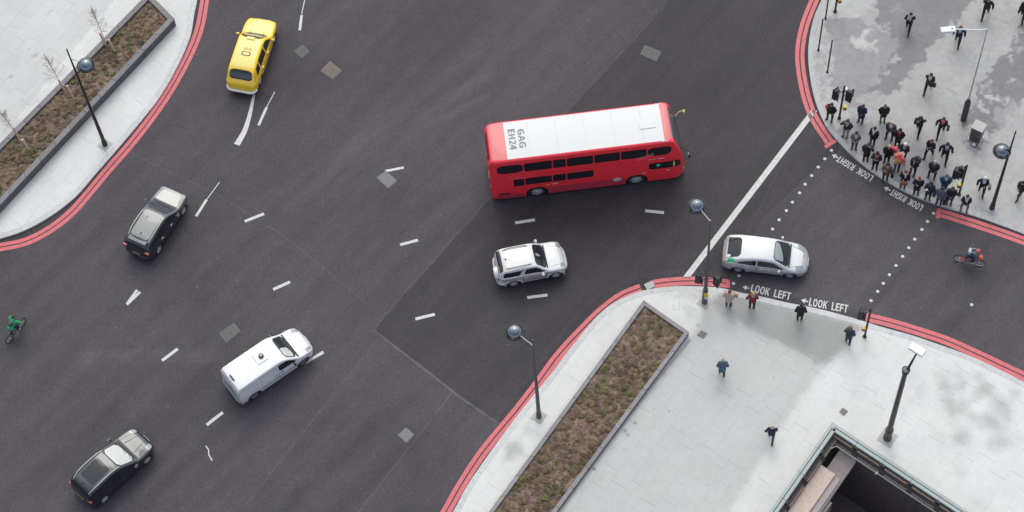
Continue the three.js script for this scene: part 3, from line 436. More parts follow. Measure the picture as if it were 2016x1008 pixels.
{ // the double-decker bus
  const W = 2.55, L = 10.5, s = { L, nx: 90, sill: 0.24, wr: 0.5, arch: 0.6, ww: 0.28, wheels: [-2.78, 2.6], tuck: 0.05, bulge: 0, belt: 2.2, tumble: 0.018, step: 0, rc: 0.13, rz: 1, crown: 0.04,
    plan: ellip(L, W, 0.95, 2.3, 0.72, 0.9), top: [[-L / 2, 3.7], [-5.15, 4.03], [-4.95, 4.12], [-4.4, 4.15], [4.24, 4.15], [4.44, 4.12], [4.58, 3.98], [4.8, 3.3], [5.02, 2.5], [5.16, 1.7], [L / 2, 0.95]] };
  const red = paint(0.86, 0.03, 0.045, 0.4, 0.6), roofWhite = M({ color: rgb(0.58, 0.58, 0.565), roughness: 0.5 }), skyPink = paint(0.58, 0.13, 0.13, 0.5, 0.3), grime = M({ color: rgb(0.42, 0.03, 0.055), roughness: 0.6 });
  const v = vehicle('double_decker_bus', 'red double decker bus with a white roof turning across the junction', 'bus', [4.45, -58.74], 2.0, W, s, { body: red, rim: alloy, spokes: 8 });
  const { o, k, both, up } = v;
  const roof = up('roof_panel', [[-4.22, -1.13], [4.08, -1.13], [4.08, 1.13], [-4.22, 1.13]], roofWhite, { off: 0.006, nx: 30 });
  up('roof_end', [[-5.06, -1.05], [-4.225, -1.13], [-4.225, 1.13], [-5.06, 1.05]], skyPink, { off: 0.006 }); up('roof_end', [[4.085, -1.13], [4.5, -1.06], [4.5, 1.06], [4.085, 1.13]], skyPink, { off: 0.006 });  // pink roof ends: sky reflection mixed into the red paint
  part('roof_hatch', box(0.85, 0.03, 0.42, 3.3, 4.208, 0.1, 0.012), roofWhite, roof); for (const x of [-3, -1.5, 0, 1.5, 3]) part('roof_seam', box(0.012, 0.006, 1.9, x, 4.198, 0), M({ color: rgb(0.55, 0.55, 0.535) }), roof);
  const print = M({ color: rgb(0.20, 0.21, 0.23), roughness: 0.6 });
  const roofText = (t, x, w) => part('roof_lettering', word(t, w, 0.36).translate(-w / 2, 0, 0).rotateX(-Math.PI / 2).rotateY(-Math.PI / 2).translate(x, 4.206, -0.03), print, roof);
  roofText('GAG', -3.52, 1.12); roofText('EH24', -4.02, 1.25);
  const pane = (x0, x1, y0, y1, o2 = {}) => both('window', [[x0, y0], [x1, y0], [x1, y1], [x0, y1]], glass, { off: 0.008, round: 0.09, ...o2 });
  for (const [a, b] of [[-3.4, -1.92], [-1.86, -1.19], [-1.13, 0.27], [0.33, 1.69], [1.75, 3.11]]) pane(a, b, 2.9, 3.72);
  pane(-4.85, -3.46, 2.9, 3.72, { round: 0.4 }); both('window', [[3.17, 2.9], [4.35, 2.9], [4.5, 3.72], [3.17, 3.72]], glass, { off: 0.008, round: 0.4 });
  for (const [a, b] of [[-3.38, -1.96], [-1.9, -1.21], [-1.15, 0.27]]) pane(a, b, 1.5, 2.2);
  pane(-4.02, -3.44, 1.46, 2.18);
  const driver = both('driver_window', [[3.25, 1.5], [5.0, 1.5], [4.9, 2.16], [3.25, 2.16]], glass, { off: 0.008, round: 0.15 });
  part('poster', patch(v.R, [[3.66, 1.75], [3.84, 1.75], [3.84, 2.05], [3.66, 2.05]], { off: 0.012, round: 0.8 }), M({ color: rgb(0.1, 0.5, 0.3) }), driver[0]);
  part('grab_rail', patch(v.R, [[4.55, 1.55], [4.65, 1.55], [4.65, 2.1], [4.55, 2.1]], { off: 0.012, round: 0.6 }), M({ color: rgb(0.6, 0.5, 0.15) }), driver[0]);
  both('lower_skirt', [[-4.95, 0.28], [-3.5, 0.28], [-3.5, 0.62], [-4.95, 0.62]], grime, { off: 0.006 }); both('lower_skirt', [[-2.2, 0.28], [1.98, 0.28], [1.98, 0.95], [-2.2, 0.95]], grime, { off: 0.006 });
  both('vent_grille', [[-4.85, 0.66], [-4.2, 0.66], [-4.2, 0.85], [-4.85, 0.85]], M({ color: rgb(0.12, 0.01, 0.015) }), { off: 0.01 });
  both('panel_joint', [[-4.9, 2.42], [4.6, 2.42], [4.6, 2.435], [-4.9, 2.435]], grime, { off: 0.007, nx: 40 }); both('panel_joint', [[-2.2, 1.36], [2.6, 1.36], [2.6, 1.37], [-2.2, 1.37]], grime, { off: 0.007, nx: 40 });
  const white = M({ color: rgb(0.62, 0.6, 0.56) }), yellow = M({ color: rgb(0.65, 0.5, 0.06) });
  { // the round sign in a white lozenge, on the right-hand side
    const e = part('side_emblem', patch(v.R, [[1.28, 0.88], [1.54, 0.64], [1.80, 0.88], [1.54, 1.12]], { off: 0.013, round: 0.3 }), white, o), z = k.S(1.54, 0.88) + 0.016;
    part('emblem_ring', new THREE.RingGeometry(0.075, 0.125, 28).translate(1.54, 0.88, z), M({ color: rgb(0.5, 0.3, 0.3) }), e); part('emblem_bar', box(0.3, 0.045, 0.006, 1.54, 0.88, z + 0.003), M({ color: rgb(0.35, 0.3, 0.32) }), e);
  }
  for (const [x, y, w, m] of [[3.22, 2.55, 0.16, white], [3.42, 2.55, 0.2, yellow], [3.68, 2.57, 0.42, white], [-2.3, 1.24, 0.2, yellow], [-2.02, 1.26, 0.42, white], [2.2, 1.72, 0.36, grime]]) part('side_print', patch(v.R, [[x, y - 0.03], [x + w, y - 0.03], [x + w, y + 0.035], [x, y + 0.035]], { off: 0.01, nx: 3, ny: 2, round: 0.5 }), m, o);
  for (const x of [2.9, 4.2]) part('side_marker', patch(v.R, [[x, 1.22], [x + 0.16, 1.22], [x + 0.16, 1.28], [x, 1.28]], { off: 0.01, nx: 3, ny: 2 }), white, o);
  const busGlass = P({ color: rgb(0.07, 0.095, 0.11), roughness: 0.12, ior: 1.7, clearcoat: 0.8 });  // lighter base colour stands for sky reflected in the windscreen
  const ws = up('windscreen', [[4.5, -1.02], [5.02, -1.0], [5.02, 1.0], [4.5, 1.02]], busGlass, { off: 0.012, nx: 10, ny: 14, round: 0.2 });
  up('windscreen', [[5.04, -0.96], [5.19, -0.9], [5.19, 0.9], [5.04, 0.96]], busGlass, { off: 0.012, nx: 10, ny: 14, round: 0.2 });
  for (const w of [[[5.0, 2.65, 0.5], [4.93, 2.95, 0.1], [4.88, 3.15, -0.5]], [[5.0, 2.6, -0.3], [4.95, 2.85, -0.6], [4.89, 3.1, -0.8]]]) part('wiper', bend(w, 0.015), blackTrim, ws);
  for (const z of [-1, 1]) part('cream_trim', bend([[3.9, 4.13, z * 1.17], [4.3, 4.11, z * 1.14], [4.52, 4.02, z * 1.08]], 0.03), M({ color: rgb(0.6, 0.5, 0.45) }), o);
  part('rear_window', patch(onTop(k), [[-5.245, -0.8], [-5.19, -0.85], [-5.19, 0.85], [-5.245, 0.8]], { off: 0.01, round: 0.3 }), glass, o);
  for (const [z, x, y] of [[-1, 5.5, 2.72], [1, 5.4, 2.55]]) { const m = part('wing_mirror', [bend([[4.95, 3.0, z * 0.95], [5.25, y + 0.35, z * 1.15], [x, y + 0.25, z * 1.25]], 0.022), box(0.09, 0.36, 0.2, x, y, z * 1.27, 0.03)], z < 0 ? M({ color: rgb(0.5, 0.38, 0.12) }) : blackTrim, o); part('mirror_glass', box(0.01, 0.3, 0.15, x - 0.048, y, z * 1.27, 0.003), chrome, m); }
  for (const z of [-1, 1]) { part('headlight', ball(0.12, 5.18, 0.75, z * 0.92, 0.6, 1, 1.2), clearLamp, o); part('tail_light', box(0.04, 0.4, 0.14, -5.25, 1.1, z * 0.98, 0.015), redLamp, o); part('rear_marker', ball(0.06, -4.98, 3.9, z * 0.98, 0.7, 0.7, 1), redLamp, o); }
  part('number_plate', box(0.02, 0.12, 0.5, -5.26, 0.8, 0), plateYellow, o);
}
{ // the yellow cab
  const W = 1.78, L = 4.62, s = { L, sill: 0.24, wr: 0.33, arch: 0.4, ww: 0.19, wheels: [-1.42, 1.42], belt: 0.98, tumble: 0.2, step: 0.02, rc: 0.12, rz: 1.3, crown: 0.035, plan: ellip(L, W, 0.95, 2.2, 0.66, 0.8),
    top: [[-L / 2, 0.62], [-2.25, 0.92], [-2.12, 1.06], [-2.0, 1.24], [-1.74, 1.58], [-1.4, 1.7], [-0.6, 1.755], [0.1, 1.74], [0.45, 1.66], [0.62, 1.52], [1.02, 1.1], [1.15, 1.02], [1.7, 0.97], [2.1, 0.88], [2.24, 0.76], [L / 2, 0.6]] };
  const body = paint(0.84, 0.53, 0.015, 0.35, 0.8), skyYellow = paint(0.72, 0.56, 0.14, 0.45, 0.5), cream = M({ color: rgb(0.66, 0.64, 0.6), roughness: 0.4 }), dark = M({ color: rgb(0.12, 0.09, 0.04) });  // roof and bonnet yellow is paled to carry the sky's reflection
  const v = vehicle('yellow_taxi', 'bright yellow taxi cab with a roof emblem driving along the left kerb', 'taxi', [-12.68, -68.69], 72.3, W, s, { body, rim: alloy, spokes: 6, handle: chrome });
  const { o, k, both, up, door, mirrors } = v;
  const roof = up('roof_panel', [[-1.62, -0.6], [0.34, -0.62], [0.34, 0.62], [-1.62, 0.6]], skyYellow, { off: 0.004, nx: 22, round: 0.15 });
  const y = k.T(-0.5, 0) + 0.012, ring = new THREE.Shape(), rr = (sh, w, h, r) => { sh.moveTo(-w + r, -h); sh.lineTo(w - r, -h); sh.quadraticCurveTo(w, -h, w, -h + r); sh.lineTo(w, h - r); sh.quadraticCurveTo(w, h, w - r, h); sh.lineTo(-w + r, h); sh.quadraticCurveTo(-w, h, -w, h - r); sh.lineTo(-w, -h + r); sh.quadraticCurveTo(-w, -h, -w + r, -h); };
  rr(ring, 0.26, 0.135, 0.13); const hole = new THREE.Path(); rr(hole, 0.2, 0.085, 0.08); ring.holes.push(hole);
  part('roof_emblem', new THREE.ShapeGeometry(ring).rotateX(-Math.PI / 2).rotateY(-Math.PI / 2).translate(-0.72, y, 0.02), dark, roof);
  part('roof_lettering', word('HAIL', 0.5, 0.17).translate(-0.25, 0, 0).rotateX(-Math.PI / 2).rotateY(-Math.PI / 2).translate(-0.5, y, 0.04), M({ color: rgb(0.42, 0.31, 0.09) }), roof);
  part('roof_light', box(0.2, 0.1, 0.46, 0.3, 1.77, 0, 0.04), skyYellow, o);
  const ws = up('windscreen', [[0.38, -0.6], [1.12, -0.7], [1.12, 0.7], [0.38, 0.6]], glass, { bow: 0.0, round: 0.35, nx: 12, ny: 14 });
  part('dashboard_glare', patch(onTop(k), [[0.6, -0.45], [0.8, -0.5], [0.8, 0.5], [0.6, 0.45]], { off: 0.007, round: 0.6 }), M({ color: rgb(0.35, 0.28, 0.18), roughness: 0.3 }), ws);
  for (const w of [[[1.02, 1.14, -0.4], [0.95, 1.2, -0.1], [0.85, 1.3, 0.15]], [[1.02, 1.14, 0.15], [0.95, 1.2, 0.4], [0.85, 1.3, 0.58]]]) part('wiper', bend(w, 0.012), blackTrim, ws);
  const rw = up('rear_window', [[-2.02, -0.62], [-1.72, -0.56], [-1.72, 0.56], [-2.02, 0.62]], glass, { round: 0.35, nx: 12, ny: 14, off: 0.008 }); up('window_seal', [[-2.06, -0.67], [-1.69, -0.6], [-1.69, 0.6], [-2.06, 0.67]], blackTrim, { round: 0.3, nx: 12, ny: 14, off: 0.004 }, rw);
  door([[-0.98, 0.4], [-0.02, 0.4], [-0.02, 0.97], [-0.98, 0.97]], -0.85, 0.9); door([[0.03, 0.4], [0.92, 0.4], [0.92, 0.97], [0.03, 0.97]], 0.15, 0.9);
  both('window', [[-1.62, 1.05], [-1.06, 1.05], [-1.06, 1.56], [-1.42, 1.56]], glass, { round: 0.3 }); both('window', [[-0.96, 1.05], [-0.06, 1.05], [-0.06, 1.6], [-0.96, 1.6]], glass, { round: 0.2 }); both('window', [[0.04, 1.05], [0.94, 1.05], [0.56, 1.6], [0.04, 1.6]], glass, { round: 0.2 });
  part('bumper', [bend([[-2.1, 0.45, -0.84], [-2.33, 0.45, -0.7], [-2.38, 0.45, 0], [-2.33, 0.45, 0.7], [-2.1, 0.45, 0.84]], 0.08, 40, 10)], cream, o); part('bumper', [bend([[1.95, 0.45, -0.78], [2.3, 0.45, -0.58], [2.37, 0.45, 0], [2.3, 0.45, 0.58], [1.95, 0.45, 0.78]], 0.08, 40, 10)], chrome, o);
  part('number_plate', box(0.03, 0.13, 0.52, -2.16, 0.98, 0, 0.01).rotateZ(0), dark, o); part('number_plate', box(0.012, 0.09, 0.46, -2.18, 0.98, 0), M({ color: rgb(0.35, 0.26, 0.05) }), o);
  part('grille', box(0.05, 0.22, 0.5, 2.25, 0.62, 0, 0.02), chrome, o); up('bonnet', [[1.12, -0.6], [2.1, -0.42], [2.1, 0.42], [1.12, 0.6]], skyYellow, { off: 0.003, nx: 20, round: 0.4 });
  for (const z of [-1, 1]) { part('tail_light', box(0.07, 0.2, 0.1, -2.2, 0.78, z * 0.66, 0.03), redLamp, o); part('headlight', ball(0.11, 2.12, 0.72, z * 0.52, 0.8, 1, 1), clearLamp, o); part('side_lamp', ball(0.08, 1.95, 0.84, z * 0.62, 1.3, 0.4, 0.6), clearLamp, o); part('bonnet_crease', patch(onTop(k), [[1.15, z * 0.36], [2.12, z * 0.24], [2.12, z * 0.25], [1.15, z * 0.38]], { off: 0.004, ny: 2 }), blackTrim, o); }
  mirrors(0.88, 1.06, body, 0.9);
}
// the four estate-like cars share their fittings
function dress(v, q) {
  const { o, k, both, up, door, mirrors } = v, m = q.mats;
  const ws = up('windscreen', q.ws, screenGlass, { round: 0.22, nx: 14, ny: 16, bow: 0 });
  const [xa, xb] = [q.ws[0][0], q.ws[1][0]], xw = xb - 0.06;
  for (const [a, b, c] of [[-0.45, -0.1, 0.2], [0.1, 0.35, 0.6]]) part('wiper', bend([[xw, k.T(xw, a) + 0.02, a], [xw - 0.05, k.T(xw - 0.05, b) + 0.02, b], [xw - 0.14, k.T(xw - 0.14, c) + 0.02, c]], 0.011), blackTrim, ws);
  up('scuttle', [[xb + 0.0, q.ws[1][1]], [xb + 0.08, q.ws[1][1] + 0.03], [xb + 0.08, q.ws[2][1] - 0.03], [xb + 0.0, q.ws[2][1]]], blackTrim, { off: 0.004 });
  up('rear_window', q.rw, q.rearGlass ?? glass, { round: 0.25, nx: 14, ny: 14 });
  for (const w of q.windows) both('window', w, glass, { round: 0.18, off: 0.006 });
  for (const d of q.doors) door(...d);
  mirrors(q.mirror[0], q.mirror[1], m.mirror ?? m.body, q.mirror[2] ?? 1);
  if (q.bonnet) { const [x0, x1, a, b] = q.bonnet; for (const z of [-1, 1]) up('bonnet_gap', [[x0, z * a], [x1, z * b], [x1, z * (b + 0.014)], [x0, z * (a + 0.014)]], blackTrim, { off: 0.003, ny: 2, nx: 20 }); up('bonnet_gap', [[x1, -b], [x1 + 0.014, -b], [x1 + 0.014, b], [x1, b]], blackTrim, { off: 0.003, nx: 2, ny: 16 }); }
  for (const z of [-1, 1]) {
    part('headlight', patch(onTop(k), [[q.head[0], z * q.head[2]], [q.head[1], z * (q.head[2] - 0.1)], [q.head[1], z * (q.head[3] - 0.08)], [q.head[0], z * q.head[3]]], { off: 0.008, round: 0.4 }), clearLamp, o);
    part('tail_light', box(...q.tail.slice(0, 3), q.tail[3], q.tail[4], z * q.tail[5], 0.025), redLamp, o);
    if (q.rail) part('roof_rail', bend(q.rail.map(([x, dz, dy]) => [x, k.top(x) + dy, z * (k.edge(x) + dz)]), 0.022, 40, 8), m.rail ?? chrome, o);
  }
  part('number_plate', box(0.02, 0.11, 0.5, -k.s.L / 2 - 0.012, q.plate ?? 0.72, 0, 0.004), plateYellow, o); part('number_plate', box(0.02, 0.11, 0.5, k.s.L / 2 + 0.012, 0.5, 0, 0.004), plateWhite, o);
  both('sill_trim', [[-k.s.wheels[1] + 0.55, k.s.sill + 0.01], [k.s.wheels[1] - 0.45, k.s.sill + 0.01], [k.s.wheels[1] - 0.45, k.s.sill + 0.11], [-k.s.wheels[1] + 0.55, k.s.sill + 0.11]], m.trim ?? blackTrim, { off: 0.006 });
  if (q.aerial) part('aerial', [tube([q.aerial, k.T(q.aerial, 0), 0], [q.aerial - 0.12, k.T(q.aerial, 0) + 0.14, 0], 0.012, 0.005), ball(0.035, q.aerial, k.T(q.aerial, 0) + 0.01, 0, 1.5, 0.6, 1)], blackTrim, o);
}
{ // dark grey crossover
  const W = 1.79, L = 4.2, s = { L, sill: 0.28, wr: 0.35, arch: 0.42, ww: 0.21, wheels: [-1.28, 1.34], belt: [[-2.1, 1.1], [1.2, 0.98]], tumble: 0.3, step: 0.02, rc: 0.1, rz: 1.4, crown: 0.04, plan: ellip(L, W, 0.95, 2.1, 0.58, 0.72),
    top: [[-L / 2, 0.78], [-2.05, 0.98], [-1.98, 1.12], [-1.9, 1.26], [-1.66, 1.48], [-1.35, 1.55], [-0.5, 1.6], [0.0, 1.575], [0.22, 1.5], [0.95, 1.08], [1.1, 1.03], [1.7, 0.97], [1.94, 0.88], [2.04, 0.76], [L / 2, 0.6]] };
  const body = paint(0.022, 0.027, 0.033, 0.28, 1, 0.2), roofSheen = paint(0.20, 0.198, 0.19, 0.5, 0.7, 0.1), bonnetSheen = paint(0.34, 0.335, 0.315, 0.5, 0.7, 0.1);  // roof and bonnet greys hold pale sky reflections over the dark paint
  const v = vehicle('grey_crossover_car', 'dark grey crossover car with silver roof rails below the left kerb', 'car', [-18.18, -58.36], 58.5, W, s, { body, rim: alloy, spokes: 5, handle: chrome });
  dress(v, { mats: { body, mirror: body, rail: alloy }, ws: [[0.26, -0.6], [0.93, -0.72], [0.93, 0.72], [0.26, 0.6]], rw: [[-1.99, -0.66], [-1.72, -0.56], [-1.72, 0.56], [-1.99, 0.66]],
    windows: [[[-1.72, 1.12], [-1.1, 1.1], [-1.1, 1.44], [-1.5, 1.4]], [[-1.04, 1.09], [-0.2, 1.06], [-0.2, 1.5], [-1.04, 1.46]], [[-0.13, 1.05], [0.86, 1.03], [0.3, 1.45], [-0.13, 1.5]]],
    doors: [[[[-0.9, 0.42], [-0.18, 0.42], [-0.18, 1.02], [-1.06, 1.06]], -0.82, 0.95], [[[-0.14, 0.42], [0.88, 0.42], [0.88, 0.98], [-0.14, 1.02]], 0.08, 0.93]], mirror: [0.68, 1.06], bonnet: [1.0, 1.95, 0.66, 0.5], head: [1.72, 2.04, 0.78, 0.52], tail: [0.12, 0.16, 0.24, -2.03, 0.98, 0.68],
    rail: [[-1.6, 0.0, 0.0], [-1.2, 0.04, 0.05], [-0.3, 0.05, 0.05], [0.0, 0.04, 0.0]], aerial: -1.3, plate: 0.66 });
  v.up('roof_panel', [[-1.56, -0.54], [0.1, -0.56], [0.1, 0.56], [-1.56, 0.54]], roofSheen, { off: 0.004, round: 0.15, nx: 20 }); v.up('bonnet', [[1.06, -0.68], [1.95, -0.5], [1.95, 0.5], [1.06, 0.68]], bonnetSheen, { off: 0.0035, round: 0.15, nx: 20 });
  part('roof_spoiler', box(0.24, 0.035, 1.1, -1.72, 1.5, 0, 0.015), body, v.o); part('rear_bumper', [bend([[-1.75, 0.55, -0.82], [-2.08, 0.55, -0.62], [-2.12, 0.55, 0], [-2.08, 0.55, 0.62], [-1.75, 0.55, 0.82]], 0.075, 30, 8)], blackTrim, v.o);
}
{ // black people carrier
  const W = 1.84, L = 4.45, s = { L, sill: 0.26, wr: 0.35, arch: 0.42, ww: 0.22, wheels: [-1.42, 1.5], belt: [[-2.2, 1.12], [1.3, 1.0]], tumble: 0.26, step: 0.02, rc: 0.11, rz: 1.4, crown: 0.04, plan: ellip(L, W, 1.0, 2.1, 0.58, 0.74),
    top: [[-L / 2, 0.8], [-2.18, 1.05], [-2.12, 1.25], [-2.04, 1.42], [-1.88, 1.62], [-1.5, 1.7], [-0.6, 1.75], [-0.2, 1.72], [0.1, 1.63], [1.05, 1.1], [1.2, 1.04], [1.8, 0.97], [2.06, 0.87], [2.16, 0.74], [L / 2, 0.58]] };
  const body = paint(0.006, 0.008, 0.013, 0.22, 1, 0);
  const v = vehicle('black_people_carrier', 'black people carrier with a glaring windscreen at the lower left', 'car', [-20.64, -44.16], 41.5, W, s, { body, rim: alloy, spokes: 6, handle: body });
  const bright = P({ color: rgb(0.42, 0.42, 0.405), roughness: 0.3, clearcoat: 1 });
  dress(v, { mats: { body, rail: alloy }, ws: [[0.02, -0.63], [1.02, -0.76], [1.02, 0.76], [0.02, 0.63]], rw: [[-2.12, -0.68], [-1.9, -0.58], [-1.9, 0.58], [-2.12, 0.68]],
    windows: [[[-2.0, 1.14], [-1.3, 1.12], [-1.3, 1.55], [-1.82, 1.5]], [[-1.24, 1.11], [-0.38, 1.08], [-0.38, 1.62], [-1.24, 1.58]], [[-0.31, 1.07], [0.86, 1.04], [0.1, 1.6], [-0.31, 1.62]]],
    doors: [[[[-1.0, 0.42], [-0.36, 0.42], [-0.36, 1.04], [-1.24, 1.08]], -1.0, 0.97], [[[-0.32, 0.42], [0.9, 0.42], [0.9, 1.0], [-0.32, 1.04]], -0.1, 0.95]], mirror: [0.8, 1.1], bonnet: [1.12, 2.0, 0.68, 0.5], head: [1.78, 2.1, 0.8, 0.52], tail: [0.14, 0.16, 0.34, -2.1, 1.05, 0.68],
    rail: [[-1.95, 0.0, 0.0], [-1.5, 0.05, 0.06], [-0.3, 0.06, 0.06], [0.05, 0.03, 0.02]], aerial: -1.75, plate: 0.7 });
  v.up('sun_roof', [[-1.55, -0.5], [-0.35, -0.5], [-0.35, 0.5], [-1.55, 0.5]], screenGlass, { off: 0.004, round: 0.12, nx: 18 }); v.up('pale_screen_patch', [[0.06, -0.6], [0.86, -0.62], [0.94, 0.72], [0.08, 0.62]], bright, { off: 0.008, round: 0.3, nx: 18, ny: 14 });  // pale patch on the windscreen is painted sky glare
  for (const z of [-1, 1]) v.up('bonnet_crease', [[1.2, z * 0.36], [2.1, z * 0.2], [2.1, z * 0.225], [1.2, z * 0.4]], blackTrim, { off: 0.003, ny: 2 });
}
{ // silver short off-roader with its spare wheel
  const W = 1.74, L = 3.62, s = { L, sill: 0.34, wr: 0.35, arch: 0.43, ww: 0.22, wheels: [-1.08, 1.2], belt: [[-1.8, 1.1], [1.0, 1.02]], tumble: 0.24, step: 0.03, rc: 0.09, rz: 1.4, crown: 0.03, plan: ellip(L, W, 0.7, 2.4, 0.62, 0.82),
    top: [[-L / 2, 0.95], [-1.74, 1.3], [-1.66, 1.52], [-1.45, 1.64], [-0.8, 1.68], [0.0, 1.66], [0.2, 1.6], [0.78, 1.12], [0.9, 1.07], [1.4, 1.02], [1.66, 0.93], [1.75, 0.8], [L / 2, 0.6]] };
  const white = paint(0.6, 0.595, 0.575, 0.4, 0.6), taupe = paint(0.42, 0.36, 0.33, 0.35, 0.8, 0.3), trim = M({ color: rgb(0.42, 0.43, 0.43), roughness: 0.5 });
  const v = vehicle('silver_off_roader', 'short silver off-roader with spare wheel on its back beside the bus', 'car', [1.03, -53.45], 7, W, s, { body: white, rim: alloy, spokes: 5, handle: trim });
  for (const f of [[[-1.6, 0.5], [0.95, 0.5], [0.95, 1.0], [-1.6, 1.04]]]) v.both('side_panel', [[-1.66, 0.82], [1.3, 0.82], [1.45, 0.96], [-1.7, 1.08]], taupe, { off: 0.004, nx: 40 });
  v.both('lower_panel', [[-0.62, 0.38], [0.74, 0.38], [0.74, 0.83], [-0.62, 0.83]], taupe, { off: 0.004, nx: 30 });
  v.both('pillar', [[-0.72, 1.06], [-0.52, 1.06], [-0.62, 1.54], [-0.42, 1.54]], taupe, { off: 0.004 });
  dress(v, { mats: { body: white, mirror: white, rail: M({ color: rgb(0.1, 0.1, 0.105), roughness: 0.4 }), trim }, ws: [[0.2, -0.6], [0.76, -0.7], [0.76, 0.7], [0.2, 0.6]], rw: [[-1.73, -0.66], [-1.52, -0.62], [-1.52, 0.62], [-1.73, 0.66]],
    windows: [[[-1.62, 1.14], [-0.74, 1.12], [-0.56, 1.5], [-1.52, 1.5]], [[-0.5, 1.1], [0.72, 1.06], [0.24, 1.52], [-0.36, 1.52]]],
    doors: [[[[-0.5, 0.46], [0.7, 0.46], [0.74, 1.02], [-0.56, 1.05]], -0.36, 0.94, taupe]], mirror: [0.5, 1.1], bonnet: [0.98, 1.58, 0.62, 0.52], head: [1.5, 1.7, 0.76, 0.5], tail: [0.1, 0.22, 0.14, -1.72, 1.0, 0.72],
    rail: [[-1.4, -0.06, 0.0], [-1.2, -0.02, 0.05], [-0.2, -0.02, 0.05], [0.0, -0.05, 0.0]], aerial: -1.3, plate: 0.6 });
  v.up('roof_band', [[-1.5, -0.64], [-1.33, -0.64], [-1.33, 0.64], [-1.5, 0.64]], taupe, { off: 0.005 });
  for (const z of [-1, 1]) for (const x of s.wheels) part('wheel_arch_trim', new THREE.TorusGeometry(0.45, 0.035, 8, 24, Math.PI).translate(x, 0.35, z * (W / 2 - 0.01)), trim, v.o);
  const c = part('spare_wheel', new THREE.CylinderGeometry(0.34, 0.34, 0.2, 28).rotateZ(Math.PI / 2).translate(-1.9, 0.98, 0.3), white, v.o); part('wheel_cover', new THREE.CylinderGeometry(0.24, 0.3, 0.04, 24).rotateZ(Math.PI / 2).translate(-2.01, 0.98, 0.3), white, c);
  part('rear_bumper', bend([[-1.55, 0.55, -0.84], [-1.82, 0.55, -0.74], [-1.88, 0.55, 0], [-1.82, 0.55, 0.74], [-1.55, 0.55, 0.84]], 0.08, 30, 8), trim, v.o); part('front_bumper', bend([[1.4, 0.55, -0.8], [1.76, 0.55, -0.56], [1.84, 0.55, 0], [1.76, 0.55, 0.56], [1.4, 0.55, 0.8]], 0.09, 30, 8), trim, v.o);
  part('dashboard', patch(onTop(v.k), [[0.3, -0.12], [0.52, -0.02], [0.52, 0.06], [0.3, 0.1]], { off: 0.008, round: 0.6 }), M({ color: rgb(0.3, 0.33, 0.35), roughness: 0.3 }), v.o);
}
